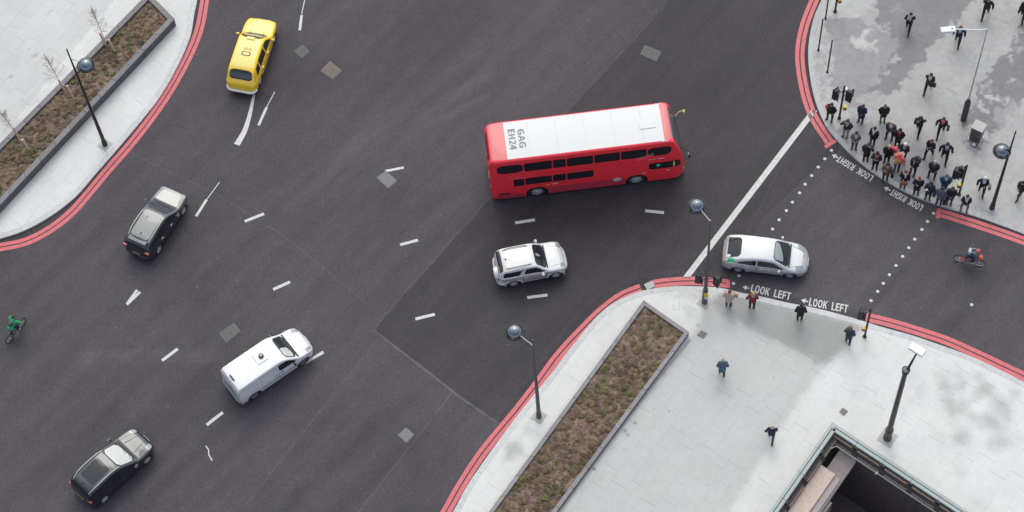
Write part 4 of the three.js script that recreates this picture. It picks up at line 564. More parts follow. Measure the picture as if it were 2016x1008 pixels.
{ // silver hatchback
  const W = 1.76, L = 4.48, s = { L, sill: 0.22, wr: 0.32, arch: 0.385, ww: 0.2, wheels: [-1.36, 1.36], belt: [[-2.1, 1.06], [-0.5, 0.97], [1.2, 0.88]], tumble: 0.34, step: 0.02, rc: 0.1, rz: 1.6, crown: 0.04, plan: ellip(L, W, 1.05, 2.1, 0.52, 0.72),
    top: [[-L / 2, 0.72], [-2.15, 0.98], [-2.05, 1.1], [-1.9, 1.17], [-1.2, 1.38], [-0.6, 1.47], [-0.1, 1.49], [0.38, 1.44], [1.24, 0.98], [1.38, 0.93], [1.78, 0.84], [2.03, 0.72], [2.16, 0.6], [L / 2, 0.48]] };
  const body = paint(0.48, 0.49, 0.5, 0.3, 0.9, 0.25), pale = paint(0.58, 0.58, 0.57, 0.4, 0.6);
  const v = vehicle('silver_hatchback', 'silver hatchback with a green round sticker waiting at the crossing', 'car', [13.13, -52.64], -13.3, W, s, { body, rim: alloy, spokes: 7, handle: chrome });
  dress(v, { mats: { body }, ws: [[0.41, -0.56], [1.22, -0.72], [1.22, 0.72], [0.41, 0.56]], rw: [[-2.1, -0.62], [-1.3, -0.56], [-1.3, 0.56], [-2.1, 0.62]], rearGlass: screenGlass,
    windows: [[[-1.5, 1.1], [-0.46, 1.0], [-0.46, 1.36], [-1.2, 1.24]], [[-0.38, 0.99], [1.08, 0.92], [0.4, 1.34], [-0.38, 1.37]]],
    doors: [[[[-0.92, 0.36], [-0.42, 0.36], [-0.42, 0.95], [-1.2, 1.0]], -0.95, 0.88], [[[-0.38, 0.36], [0.86, 0.36], [0.9, 0.88], [-0.38, 0.95]], -0.14, 0.85]], mirror: [0.78, 0.98, 0.9], bonnet: [1.32, 2.0, 0.64, 0.4], head: [1.62, 2.06, 0.82, 0.5], tail: [0.12, 0.2, 0.2, -2.1, 0.9, 0.64], plate: 0.6 });
  v.up('roof_panel', [[-1.26, -0.54], [0.36, -0.54], [0.36, 0.54], [-1.26, 0.54]], pale, { off: 0.004, nx: 20, round: 0.06 }); v.up('bonnet', [[1.36, -0.6], [1.96, -0.4], [1.96, 0.4], [1.36, 0.6]], pale, { off: 0.0035, nx: 20, round: 0.3 });
  part('rear_spoiler', patch(onTop(v.k), [[-2.12, -0.6], [-2.0, -0.64], [-2.0, 0.64], [-2.12, 0.6]], { off: 0.02, round: 0.2 }), body, v.o);
  part('rear_wiper', bend([[-2.05, v.k.T(-2.05, -0.3) + 0.02, -0.35], [-1.7, v.k.T(-1.7, -0.45) + 0.02, -0.45], [-1.4, v.k.T(-1.4, -0.5) + 0.02, -0.5]], 0.014), blackTrim, v.o);
  const st = part('round_sticker', patch(onTop(v.k), [[-2.0, 0.62], [-1.58, 0.62], [-1.58, 0.9], [-2.0, 0.9]], { off: 0.014, round: 1, nx: 18, ny: 18 }), M({ color: rgb(0.07, 0.38, 0.19) }), v.o), pt = (x, z) => [x, v.k.T(x, z) + 0.022, z];
  for (const [a, b] of [[[-1.9, 0.7], [-1.78, 0.71]], [[-1.9, 0.7], [-1.88, 0.78]], [[-1.88, 0.78], [-1.79, 0.8]], [[-1.75, 0.74], [-1.69, 0.79]]]) part('sticker_mark', tube(pt(...a), pt(...b), 0.013), M({ color: rgb(0.01, 0.15, 0.07) }), st);
  part('paper_sticker', patch(onTop(v.k), [[-2.02, 0.42], [-1.82, 0.42], [-1.82, 0.58], [-2.02, 0.58]], { off: 0.014, round: 0.5 }), plateWhite, v.o);
  part('bonnet_badge', ball(0.07, 1.93, v.k.T(1.93, -0.2), -0.2, 1, 0.2, 1), M({ color: rgb(0.3, 0.31, 0.33), roughness: 0.3 }), v.o);
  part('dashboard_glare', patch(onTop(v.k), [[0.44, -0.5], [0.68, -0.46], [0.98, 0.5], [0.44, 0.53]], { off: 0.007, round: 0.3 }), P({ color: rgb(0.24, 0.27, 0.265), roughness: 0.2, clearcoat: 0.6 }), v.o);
}
{ // white van
  const W = 1.8, L = 4.7, s = { L, step: 0.01, sill: 0.26, wr: 0.34, arch: 0.42, ww: 0.2, wheels: [-1.56, 1.52], belt: [[-2.3, 1.12], [1.3, 1.02]], tumble: 0.11, rc: 0.065, rz: 1.3, crown: 0.03, plan: ellip(L, W, 0.9, 2.3, 0.56, 0.975),
    top: [[-L / 2, 1.5], [-2.3, 1.74], [-2.2, 1.8], [-1.9, 1.83], [0.1, 1.85], [0.45, 1.8], [0.66, 1.68], [1.3, 1.16], [1.42, 1.09], [1.9, 1.0], [2.18, 0.86], [2.28, 0.72], [L / 2, 0.55]] };
  const body = paint(0.62, 0.62, 0.61, 0.4, 0.6);
  const v = vehicle('white_van', 'white panel van with a round roof vent heading up the left lane', 'van', [-12.62, -49.07], 32.5, W, s, { body, rim: darkAlloy, spokes: 7, handle: blackTrim });
  const { o, k, both, up, door, mirrors } = v;
  const ws = up('windscreen', [[0.7, -0.66], [1.3, -0.76], [1.3, 0.76], [0.7, 0.66]], screenGlass, { round: 0.25, nx: 14, ny: 16 });
  part('pale_screen_patch', patch(onTop(k), [[0.74, 0.02], [1.16, 0.06], [1.2, 0.7], [0.74, 0.6]], { off: 0.008, round: 0.4 }), P({ color: rgb(0.46, 0.46, 0.44), roughness: 0.3, clearcoat: 1 }), ws);  // pale glossy patch on the right half of the windscreen
  part('wiper', [bend([[1.28, k.T(1.28, -0.4) + 0.02, -0.5], [1.22, k.T(1.22, 0) + 0.02, 0], [1.12, k.T(1.12, 0.3) + 0.02, 0.3]], 0.014)], blackTrim, ws);
  up('scuttle', [[1.3, -0.78], [1.4, -0.8], [1.4, 0.8], [1.3, 0.78]], blackTrim, { off: 0.004 });
  both('window', [[0.12, 1.12], [1.18, 1.08], [0.72, 1.6], [0.12, 1.66]], glass, { round: 0.15, off: 0.006 });
  door([[0.06, 0.42], [1.12, 0.42], [1.14, 1.06], [0.06, 1.08]], 0.24, 0.98); door([[-1.0, 0.46], [0.0, 0.46], [0.0, 1.6], [-1.0, 1.6]], -0.14, 0.98);
  both('rub_strip', [[-1.0, 0.62], [1.08, 0.62], [1.08, 0.68], [-1.0, 0.68]], blackTrim, { off: 0.01, nx: 30 }); both('side_crease', [[-2.1, 1.13], [0.02, 1.13], [0.02, 1.145], [-2.1, 1.145]], M({ color: rgb(0.45, 0.46, 0.47) }), { off: 0.007, nx: 30 }); both('side_crease', [[-2.1, 1.6], [-1.06, 1.6], [-1.06, 1.615], [-2.1, 1.615]], M({ color: rgb(0.45, 0.46, 0.47) }), { off: 0.007, nx: 30 });
  mirrors(0.96, 1.14, blackTrim, 1.1);
  const pod = part('roof_pod', box(0.6, 0.045, 0.66, -0.35, 1.893, -0.05, 0.02), body, o); const vent = part('roof_vent', new THREE.CylinderGeometry(0.12, 0.14, 0.1, 20).translate(-0.28, 1.985, -0.05), blackTrim, pod); part('vent_cap', ball(0.065, -0.28, 2.03, -0.05, 1, 0.5, 1), alloy, vent);
  part('rear_door_gap', [box(0.006, 1.2, 0.014, -2.352, 1.0, 0), box(0.03, 0.02, 0.34, -2.17, 1.85, 0)], blackTrim, o); part('rear_slot', box(0.05, 0.02, 0.42, -2.12, 1.865, 0.0), blackTrim, o);
  for (const z of [-1, 1]) { part('tail_light', box(0.1, 0.62, 0.1, -2.3, 1.1, z * 0.8, 0.03), redLamp, o); part('headlight', patch(onTop(k), [[1.86, z * 0.82], [2.22, z * 0.7], [2.22, z * 0.5], [1.86, z * 0.6]], { off: 0.008, round: 0.4 }), clearLamp, o); }
  part('rear_bumper', bend([[-2.1, 0.5, -0.88], [-2.36, 0.5, -0.78], [-2.4, 0.5, 0], [-2.36, 0.5, 0.78], [-2.1, 0.5, 0.88]], 0.08, 30, 8), M({ color: rgb(0.2, 0.21, 0.22) }), o);
  part('number_plate', box(0.02, 0.11, 0.5, -2.375, 0.9, 0, 0.004), plateYellow, o); part('number_plate', box(0.02, 0.11, 0.5, 2.37, 0.5, 0, 0.004), plateWhite, o);
  for (const z of [-1, 1]) up('bonnet_gap', [[1.45, z * 0.7], [2.1, z * 0.54], [2.1, z * 0.555], [1.45, z * 0.715]], blackTrim, { off: 0.003, ny: 2 });
}


// ---------------------------------------------------------------- street furniture
const PV = 0.12;                                               // top of the pavements
const poleBlack = M({ color: rgb(0.025, 0.025, 0.028), roughness: 0.45, metalness: 0.3 }), poleGrey = M({ color: rgb(0.09, 0.085, 0.085), roughness: 0.5, metalness: 0.3 });
const steel = M({ color: rgb(0.35, 0.36, 0.37), roughness: 0.4, metalness: 0.6 }), signalBlack = M({ color: rgb(0.018, 0.02, 0.021), roughness: 0.6 }), yellowBox = M({ color: rgb(0.62, 0.42, 0.03), roughness: 0.5 });
const dishTop = P({ color: rgb(0.19, 0.215, 0.235), roughness: 0.12, metalness: 1 }), footPlate = M({ color: rgb(0.36, 0.36, 0.35), roughness: 0.7 });
const coverGrey = M({ color: rgb(0.13, 0.127, 0.125), roughness: 0.7, bumpMap: slabBump, bumpScale: 0.003 });
const lens = (c) => P({ color: rgb(...c), roughness: 0.2, clearcoat: 0.6 });
const lensRed = lens([0.12, 0.01, 0.01]), lensAmber = lens([0.14, 0.07, 0.005]), lensGreen = lens([0.01, 0.1, 0.05]);
function signalHead(parent, x, y, z, face, white) {             // a three-lamp head, face = angle it looks to
  const g = new THREE.Group(); g.name = 'signal_head'; parent.add(g); g.position.set(x, y, z); g.rotation.y = face;
  part('housing', box(0.3, 0.88, 0.22, 0, 0, 0, 0.03), signalBlack, g);
  part('backing_board', box(0.38, 0.98, 0.02, 0, 0, -0.08, 0.005), signalBlack, g);
  [lensRed, lensAmber, lensGreen].forEach((m, i) => { part('lamp_lens', new THREE.CylinderGeometry(0.1, 0.1, 0.03, 18).rotateX(Math.PI / 2).translate(0, 0.27 - i * 0.27, 0.12), m, g); part('visor', new THREE.CylinderGeometry(0.115, 0.115, 0.2, 14, 1, true, Math.PI * 0.5, Math.PI).rotateX(Math.PI / 2).rotateZ(Math.PI / 2).translate(0, 0.27 - i * 0.27, 0.2), signalBlack, g); });
  if (white) part('white_lamp', box(0.2, 0.2, 0.22, 0.28, 0.42, 0, 0.04), plateWhite, g);
}
function dishLamp(label, [x, z], h, armH, [dx, dz], group, r = 0.4, grey = poleBlack) {
  const o = thing('street_lamp', label, 'street lamp', x, PV, z, 0, group);
  part('base_plate', box(0.62, 0.02, 0.62, 0, 0.01, 0, 0.005), footPlate, o).rotation.y = axis;
  part('pole', new THREE.CylinderGeometry(0.035, 0.115, h, 16).translate(0, h / 2, 0), grey, o); part('pole_foot', new THREE.CylinderGeometry(0.13, 0.15, 0.5, 16).translate(0, 0.25, 0), grey, o);
  const X = dx - x, Z = dz - z, L = Math.hypot(X, Z), k = (L - r * 0.8) / L;
  part('arm', tube([0, armH, 0], [X * k, armH, Z * k], 0.03, 0.025), steel, o);
  const lamp = part('lamp_dish', new THREE.LatheGeometry([[0.001, 0.3], [r * 0.35, 0.275], [r * 0.65, 0.2], [r * 0.85, 0.1], [r * 0.96, 0.0], [r, -0.06], [r * 0.96, -0.12], [r * 0.7, -0.16], [0.001, -0.17]].map((p) => new THREE.Vector2(...p)), 36).translate(X, armH, Z), dishTop, o);
  part('dish_rim', new THREE.TorusGeometry(r * 1.02, 0.05, 8, 40).rotateX(Math.PI / 2).translate(X, armH - 0.06, Z), poleBlack, lamp);
  return o;
}
dishLamp('tall tapered black lamp post leaning over the left planted bed', [-21.78, -64.21], 9.75, 8.9, [-20.97, -63.71], 'lamp posts with a round dish lamp', 0.42);
dishLamp('tapered grey lamp post beside the red lines at the bottom', [0.63, -45.66], 9.25, 8.55, [-0.21, -46.51], 'lamp posts with a round dish lamp', 0.43, poleGrey);
const lampC = dishLamp('tall lamp post with yellow box and traffic signals beside the silver hatchback', [9.84, -51.29], 9.1, 8.9, [9.27, -52.28], 'lamp posts with a round dish lamp', 0.42, poleGrey);
part('control_box', box(0.22, 0.3, 0.16, 0.02, 1.2, 0.16, 0.03), yellowBox, lampC); part('push_button_unit', box(0.18, 0.22, 0.14, 0.04, 0.9, 0.16, 0.02), plateWhite, lampC); part('pole_sleeve', new THREE.CylinderGeometry(0.15, 0.16, 1.5, 16).translate(0, 0.75, 0), poleGrey, lampC);
signalHead(lampC, -0.4, 2.75, -0.1, 0.9); signalHead(lampC, 0.55, 2.35, 0.0, 2.2); part('signal_bracket', box(1.0, 0.05, 0.05, 0.05, 2.6, -0.05), poleBlack, lampC);
const lampD = dishLamp('black lamp post with dish lamp at the right edge by the crowd', [25.70, -55.29], 8.1, 6.0, [25.34, -55.40], 'lamp posts with a round dish lamp', 0.41);
part('bracket_arm', tube([0, 4.0, 0], [0.55, 4.1, -0.35], 0.02), steel, lampD); part('bracket_arm', tube([0, 6.3, 0], [0.6, 6.4, -0.4], 0.02), steel, lampD); part('banner_arm', tube([0, 5.8, 0], [0.1, 5.9, -0.8], 0.02), steel, lampD);
{ // the sturdy column with a white head on the forecourt
  const [x, z] = [18.12, -42.75], o = thing('lamp_column', 'sturdy dark column with flat white lamp head on the pale forecourt', 'street lamp', x, PV, z);
  part('base_plate', box(0.8, 0.015, 0.8, 0, 0.0075, 0), footPlate, o).rotation.y = axis;
  part('pole_foot', new THREE.LatheGeometry([[0.22, 0], [0.22, 0.25], [0.19, 0.3], [0.19, 0.95], [0.215, 1.0], [0.215, 1.08], [0.15, 1.15]].map((p) => new THREE.Vector2(...p)), 24), poleGrey, o);
  part('pole', new THREE.CylinderGeometry(0.12, 0.15, 6.9, 20).translate(0, 4.55, 0), poleGrey, o); part('pole_cap', [new THREE.CylinderGeometry(0.2, 0.17, 0.3, 20).translate(0, 8.2, 0)], signalBlack, o);
  part('cap_plate', new THREE.CylinderGeometry(0.15, 0.15, 0.03, 20).translate(0, 8.36, 0), M({ color: rgb(0.11, 0.13, 0.14), roughness: 0.5 }), o); part('upper_pole', tube([0.05, 8.2, 0], [0.34, 9.65, -0.16], 0.07, 0.045), signalBlack, o);
  const head = part('lamp_head', box(0.78, 0.13, 0.42, 0, 0, 0, 0.05), M({ color: rgb(0.62, 0.62, 0.6), roughness: 0.4 }), o); head.position.set(0.42, 9.78, -0.34); head.rotation.y = -0.75; head.rotation.z = 0.06;
}
{ // white lamp with a long horizontal arm
  const [x, z] = [25.15, -60.89], o = thing('white_lamp_post', 'slim pale lamp post with thick dark foot and long white arm', 'street lamp', x, PV, z);
  part('pole_foot', new THREE.LatheGeometry([[0.17, 0], [0.17, 1.75], [0.08, 2.06], [0.07, 2.1]].map((p) => new THREE.Vector2(...p)), 20), M({ color: rgb(0.05, 0.048, 0.052), roughness: 0.6 }), o);
  part('pole', new THREE.CylinderGeometry(0.028, 0.045, 6.9, 14).translate(0, 5.5, 0), M({ color: rgb(0.34, 0.385, 0.40), roughness: 0.5 }), o);
  const wl = M({ color: rgb(0.6, 0.6, 0.58), roughness: 0.45 }), [ax, az] = [24.15, -60.96], [hx, hz] = [23.16, -61.06], y = 8.95;
  part('arm', bend([[0, 8.8, 0], [-0.12, 8.92, 0], [-0.5, y, 0.02], [ax - x, y, az - z], [hx - x + 0.3, y, hz - z]], 0.04, 30, 8), wl, o);
  const h = part('lamp_head', box(0.78, 0.14, 0.36, hx - x, y, hz - z, 0.06), wl, o); part('sensor', ball(0.035, hx - x + 0.2, y + 0.08, hz - z), signalBlack, h);
}
function signalPost(label, [x, z], h, heads, box2, group = 'traffic signal posts') {
  const o = thing('traffic_signal', label, 'traffic signal', x, PV, z, 0, group);
  part('pole', new THREE.CylinderGeometry(0.057, 0.06, h, 14).translate(0, h / 2, 0), signalBlack, o); part('pole_foot', new THREE.CylinderGeometry(0.09, 0.11, 0.12, 14).translate(0, 0.06, 0), signalBlack, o); part('pole_cap', ball(0.065, 0, h, 0, 1, 0.6, 1), signalBlack, o);
  for (const [dx, y, dz, f, w] of heads) { signalHead(o, dx, y, dz, f, w); part('signal_bracket', tube([0, y, 0], [dx, y, dz], 0.025), signalBlack, o); }
  if (box2) { part('push_button_unit', box(0.2, 0.32, 0.18, box2[0], 1.15, box2[1], 0.03), yellowBox, o); part('button_panel', box(0.12, 0.12, 0.02, box2[0], 1.15, box2[1] + 0.1, 0.005), signalBlack, o); }
  return o;
}
signalPost('traffic signal with two black heads beside the crowd corner', [18.47, -61.66], 3.3, [[-0.45, 2.85, 0.15, 0.5], [0.33, 2.35, 0.05, 2.4, true]], [0.2, 0.05]);
signalPost('traffic signal at the end of the red lines by the forecourt', [17.84, -48.48], 3.25, [[-0.5, 3.0, 0.1, 1.0]], [-0.18, 0.08]);
signalPost('traffic signal standing among the waiting crowd', [24.11, -56.30], 3.1, [[-0.55, 2.6, 0.1, 0.9], [-0.24, 2.6, 0.06, 2.2]], [-0.16, 0.08]);
signalPost('traffic signal at the top edge on the damp corner', [19.26, -68.56], 3.2, [[0.4, 2.9, 0, 0]], [0.16, 0.06]);
for (const [p, h, l] of [[[17.97, -66.13], 3.1, 'middle one of three slender black posts along the corner kerb'], [[18.26, -64.66], 3.2, 'lowest of three slender black posts, nearest the two-headed signal'], [[18.66, -68.15], 3.2, 'topmost of three slender black posts along the corner kerb']]) {
  const o = thing('slender_post', l, 'post', p[0], PV, p[1], 0, 'slender black posts on the corner');
  part('post', new THREE.CylinderGeometry(0.04, 0.045, h, 12).translate(0, h / 2, 0), signalBlack, o); part('post_cap', ball(0.045, 0, h, 0, 1, 0.6, 1), signalBlack, o); part('post_foot', new THREE.CylinderGeometry(0.065, 0.075, 0.06, 12).translate(0, 0.03, 0), signalBlack, o);
}
{ // roadside cabinet
  const [x, z] = [25.60, -59.65], o = thing('control_cabinet', 'small grey control cabinet standing on bright patched paving', 'cabinet', x, PV, z, 0.95);
  part('cabinet_body', box(0.55, 1.25, 0.62, 0, 0.63, 0, 0.02), M({ color: rgb(0.12, 0.145, 0.155), roughness: 0.5 }), o); part('lid', box(0.61, 0.05, 0.68, 0, 1.275, 0, 0.015), M({ color: rgb(0.36, 0.355, 0.34), roughness: 0.6 }), o);
  const d = part('door', box(0.02, 1.08, 0.54, -0.28, 0.63, 0, 0.005), M({ color: rgb(0.05, 0.06, 0.065), roughness: 0.45 }), o); part('handle', box(0.03, 0.14, 0.03, -0.3, 0.7, 0.18, 0.008), steel, d); part('plinth', box(0.65, 0.05, 0.72, 0, 0.025, 0), steel, o);
  const [bx, bz] = [25.42, -59.25], b = thing('round_cap', 'small white round cap set in paving before the grey cabinet', 'access cap', bx, PV, bz); part('cap', new THREE.CylinderGeometry(0.1, 0.11, 0.05, 20).translate(0, 0.025, 0), plateWhite, b); part('cap_ring', new THREE.TorusGeometry(0.15, 0.025, 8, 24).rotateX(Math.PI / 2).translate(0, 0.012, 0), M({ color: rgb(0.14, 0.11, 0.1) }), b);
}
function cover(label, quad, y, ribs, mat = coverGrey, group = 'covers let into the roadway') {   // an iron cover let into the surface
  const c = quad.reduce((s, p) => [s[0] + p[0] / 4, s[1] + p[1] / 4], [0, 0]), q = quad.map((p) => [p[0] - c[0], p[1] - c[1]]), o = thing('manhole_cover', label, 'manhole cover', c[0], y, c[1], 0, group), mix = (a, b, t) => [lerp(a[0], b[0], t), lerp(a[1], b[1], t)];
  part('cover_frame', prism(q.map((p) => [p[0] * 1.06, p[1] * 1.06]), -0.02, 0.006, metre), coverGrey, o);
  const n = ribs; for (let i = 0; i < n; i++) for (let j = 0; j < n; j++) { const at = (s, t) => mix(mix(q[0], q[1], s), mix(q[3], q[2], s), t), e = 0.012; part('cover_plate', prism([at(i / n + e, j / n + e), at((i + 1) / n - e, j / n + e), at((i + 1) / n - e, (j + 1) / n - e), at(i / n + e, (j + 1) / n - e)], 0, 0.011, metre), mat, o); }
}
const coverPale = M({ color: rgb(0.17, 0.168, 0.165), map: wear, roughness: 0.7, bumpMap: slabBump, bumpScale: 0.004 }), coverRust = M({ color: rgb(0.16, 0.125, 0.105), map: wear, roughness: 0.8, bumpMap: slabBump, bumpScale: 0.004 }), coverDim = M({ color: rgb(0.105, 0.102, 0.10), map: wear, roughness: 0.75, bumpMap: slabBump, bumpScale: 0.004 });
cover('small grey cover right of the yellow taxi', [[-11.13, -69.27], [-10.68, -69.63], [-10.30, -69.15], [-10.74, -68.79]], 0.003, 2, coverDim);
cover('rusty brown cover below the grey cover near the taxi', [[-9.70, -67.80], [-9.16, -68.38], [-8.56, -67.68], [-9.07, -67.23]], 0.003, 2, coverRust);
cover('pale rectangular cover above the bus', [[8.47, -67.53], [9.29, -67.04], [8.95, -66.47], [8.18, -66.99]], 0.003, 2, coverDim);
cover('grey cover beside a lane dash left of the bus', [[-6.94, -60.64], [-6.42, -61.00], [-5.87, -60.33], [-6.37, -59.94]], 0.003, 1, coverPale);
cover('worn cover between the dash and the white van', [[-15.69, -52.11], [-14.95, -52.60], [-14.62, -52.12], [-15.35, -51.57]], 0.003, 3, coverDim);
cover('pale square cover in the lane at bottom centre', [[-6.64, -45.38], [-6.23, -45.76], [-5.84, -45.33], [-6.25, -44.92]], 0.003, 1, coverPale);
cover('grey cover in the pavement beside the right planted bed', [[9.22, -49.43], [9.49, -49.67], [9.78, -49.46], [9.51, -49.19]], PV + 0.003, 1, coverPale, 'covers let into the forecourt');
cover('grey cover in the forecourt above the stairwell corner', [[15.92, -44.40], [16.13, -44.61], [16.36, -44.39], [16.12, -44.16]], PV + 0.003, 1, coverPale, 'covers let into the forecourt');
{ const [x, z] = [7.10, -52.62], o = thing('gully_grate', 'iron gully grate breaking the red lines at the bend', 'drain', x, 0.004, z, 0.35); part('grate_frame', box(0.5, 0.012, 0.42, 0, 0.004, 0), coverGrey, o); for (let i = 0; i < 6; i++) part('grate_bar', box(0.035, 0.02, 0.36, -0.2 + i * 0.08, 0.008, 0), steel, o); }

// ---------------------------------------------------------------- planted beds
const coping = [0.29, 0.31, 0.275].map((v) => M({ color: rgb(v * 1.02, v * 0.98, v), map: wear, roughness: 0.8 })), bedWall = M({ color: rgb(0.10, 0.098, 0.105), map: wear, roughness: 0.85 });
const soil = plan(-36, -86, 72, 56, 1536, 1190, () => {}, (x, z) => { const n = fbm(x * 0.9, z * 0.9, 4, 4), f = fbm(x * 5, z * 5, 8, 3), v = 0.125 * (1 + 0.8 * n) * (1 + 1.0 * f) * (0.75 + 0.5 * rnd()); return [v * 1.2, v * 0.84, v * 0.58]; });
const soilMat = M({ map: soil.t, roughness: 0.95 });
const leafA = P({ color: rgb(0.125, 0.12, 0.055), roughness: 0.8 }), leafB = P({ color: rgb(0.14, 0.098, 0.07), roughness: 0.85 });
function leafTuft(n, spread, h) {                              // a low plant: a few dozen small leaves round one root
  const g = []; for (let i = 0; i < n; i++) { const a = rnd(0, 6.28), r = rnd(0.1, 1) * spread, l = rnd(0.06, 0.12); g.push(new THREE.PlaneGeometry(l, l * 0.6).rotateX(-Math.PI / 2 + rnd(-0.7, 0.7)).rotateZ(rnd(-0.6, 0.6)).rotateY(a).translate(r * Math.cos(a), h * (1.1 - r / spread * 0.6) * rnd(0.6, 1), r * Math.sin(a))); } return join(g);
}
const inside = (p, q) => { let c = false; for (let i = 0, j = q.length - 1; i < q.length; j = i++) if ((q[i][1] > p[1]) !== (q[j][1] > p[1]) && p[0] < (q[j][0] - q[i][0]) * (p[1] - q[i][1]) / (q[j][1] - q[i][1]) + q[i][0]) c = !c; return c; };
function bed(label, outer, wall, h, soilY, greens, tone = 1) {
  const stones = coping.map((c) => { const k = c.clone(); k.color.multiplyScalar(tone); return k; });
  // outer: four corners, the short end 0-1 first in the picture; walls run round three sides and on out of the frame
  const o = thing('planted_bed', label, 'planter'), c = outer.reduce((s, p) => [s[0] + p[0] / 4, s[1] + p[1] / 4], [0, 0]);
  o.position.set(c[0], PV, c[1]); const q = outer.map((p) => [p[0] - c[0], p[1] - c[1]]);
  const inset = (w) => { const n = q.length, s = Math.sign(area2(q)), L = q.map((a, i) => { const b = q[(i + 1) % n], l = Math.hypot(b[0] - a[0], b[1] - a[1]), nx = -(b[1] - a[1]) / l * s * w, nz = (b[0] - a[0]) / l * s * w; return [a[0] + nx, a[1] + nz, b[0] - a[0], b[1] - a[1]]; }); return L.map((e, i) => { const f = L[(i + n - 1) % n], d = f[2] * e[3] - f[3] * e[2], t = ((e[0] - f[0]) * e[3] - (e[1] - f[1]) * e[2]) / d; return [f[0] + f[2] * t, f[1] + f[3] * t]; }); };
  const inn = inset(wall), mid = inset(0.02), mix = (a, b, t) => [lerp(a[0], b[0], t), lerp(a[1], b[1], t)];
  for (let i = 0; i < 4; i++) {
    const j = (i + 1) % 4, L = Math.hypot(q[j][0] - q[i][0], q[j][1] - q[i][1]), n = Math.max(2, Math.round(L / 1.3));
    part('bed_wall', prism([mid[i], mid[j], inn[j], inn[i]], 0, h - 0.06, metre), bedWall, o);
    for (let k = 0; k < n; k++) { const e = 0.0016, a = k / n + (k ? e / 2 : 0), b = (k + 1) / n - (k < n - 1 ? e / 2 : 0); part('coping_stone', prism([mix(q[i], q[j], a), mix(q[i], q[j], b), mix(inn[i], inn[j], b), mix(inn[i], inn[j], a)], h - 0.06, h + rnd(-0.003, 0.003), metre), stones[Math.floor(rnd(0, 3))], o); }
  }
  { // dug earth
    const x0 = Math.min(...inn.map((p) => p[0])), x1 = Math.max(...inn.map((p) => p[0])), z0 = Math.min(...inn.map((p) => p[1])), z1 = Math.max(...inn.map((p) => p[1])), pos = [], uv = [], S = 0.13;
    const H = (x, z) => soilY + 0.10 * fbm((x + c[0]) * 1.6, (z + c[1]) * 1.6, 2, 3) + 0.16 * fbm((x + c[0]) * 4.5, (z + c[1]) * 4.5, 6, 2);
    for (let x = x0; x < x1; x += S) for (let z = z0; z < z1; z += S) { const p = clip(inn, [[x, z], [x + S, z], [x + S, z + S], [x, z + S]]); for (let i = 1; i + 1 < p.length; i++) { const [a, b, d] = [p[0], p[i], p[i + 1]], up = (b[0] - a[0]) * (d[1] - a[1]) - (d[0] - a[0]) * (b[1] - a[1]) < 0; for (const v of up ? [a, b, d] : [a, d, b]) { pos.push(v[0], H(v[0], v[1]), v[1]); uv.push(...soil.uv(v[0] + c[0], v[1] + c[1])); } } }
    const g = new THREE.BufferGeometry(); g.setAttribute('position', new THREE.Float32BufferAttribute(pos, 3)); g.setAttribute('uv', new THREE.Float32BufferAttribute(uv, 2)); g.computeVertexNormals(); part('soil', g, soilMat, o);
    const cover = (name, geo, mat, want, keep, s0, s1) => {
      const m = new THREE.InstancedMesh(geo, mat, want); m.name = name; m.userData.kind = 'stuff'; const M4 = new THREE.Matrix4(), Q = new THREE.Quaternion(), up = new THREE.Vector3(0, 1, 0), col = new THREE.Color(); let n = 0, guard = 0;
      while (n < want && guard++ < want * 60) { const x = rnd(x0, x1), z = rnd(z0, z1); if (!inside([x, z], inset0) || rnd() > keep(x + c[0], z + c[1])) continue; const s = rnd(s0, s1); M4.compose(new THREE.Vector3(x, H(x, z) - 0.02, z), Q.setFromAxisAngle(up, rnd(0, 6.3)), new THREE.Vector3(s, s, s)); m.setMatrixAt(n, M4); const v = rnd(0.6, 1.3); m.setColorAt(n, col.setRGB(v * rnd(0.85, 1.15), v, v * rnd(0.7, 1.0))); n++; }
      m.count = n; m.castShadow = m.receiveShadow = true; o.add(m);
    };
    const inset0 = inset(wall + 0.1);
    cover('ground_plants', leafTuft(20, 0.14, 0.12), leafA, greens, (x, z) => smooth(fbm(x * 0.35, z * 0.35, 11, 3), -0.15, 0.2) * 0.9 + 0.08, 0.45, 1.25);
    cover('dry_plants', leafTuft(22, 0.15, 0.1), leafB, 380, () => 1, 0.4, 1.2);
    cover('soil_clods', new THREE.IcosahedronGeometry(0.05, 0).scale(1, 0.6, 1), soilMat, 500, () => 1, 0.4, 1.3);
  }
  return o;
}
bed('long raised bed of earth and low plants beside the upper left pavement', [[-19.19, -73.60], [-17.74, -71.65], [-29.31, -58.38], [-30.64, -61.01]], 0.3, 0.66, 0.5, 150, 0.66);
bed('long raised bed of earth beside the forecourt at the bottom', [[6.65, -51.54], [8.81, -49.46], [-0.52, -38.37], [-3.37, -39.28]], 0.21, 0.4, 0.28, 140, 0.85);
const bark = M({ color: rgb(0.27, 0.21, 0.19), roughness: 0.9 }), timber = M({ color: rgb(0.58, 0.40, 0.32), roughness: 0.85 }), strawBark = M({ color: rgb(0.42, 0.28, 0.22), roughness: 0.9 });
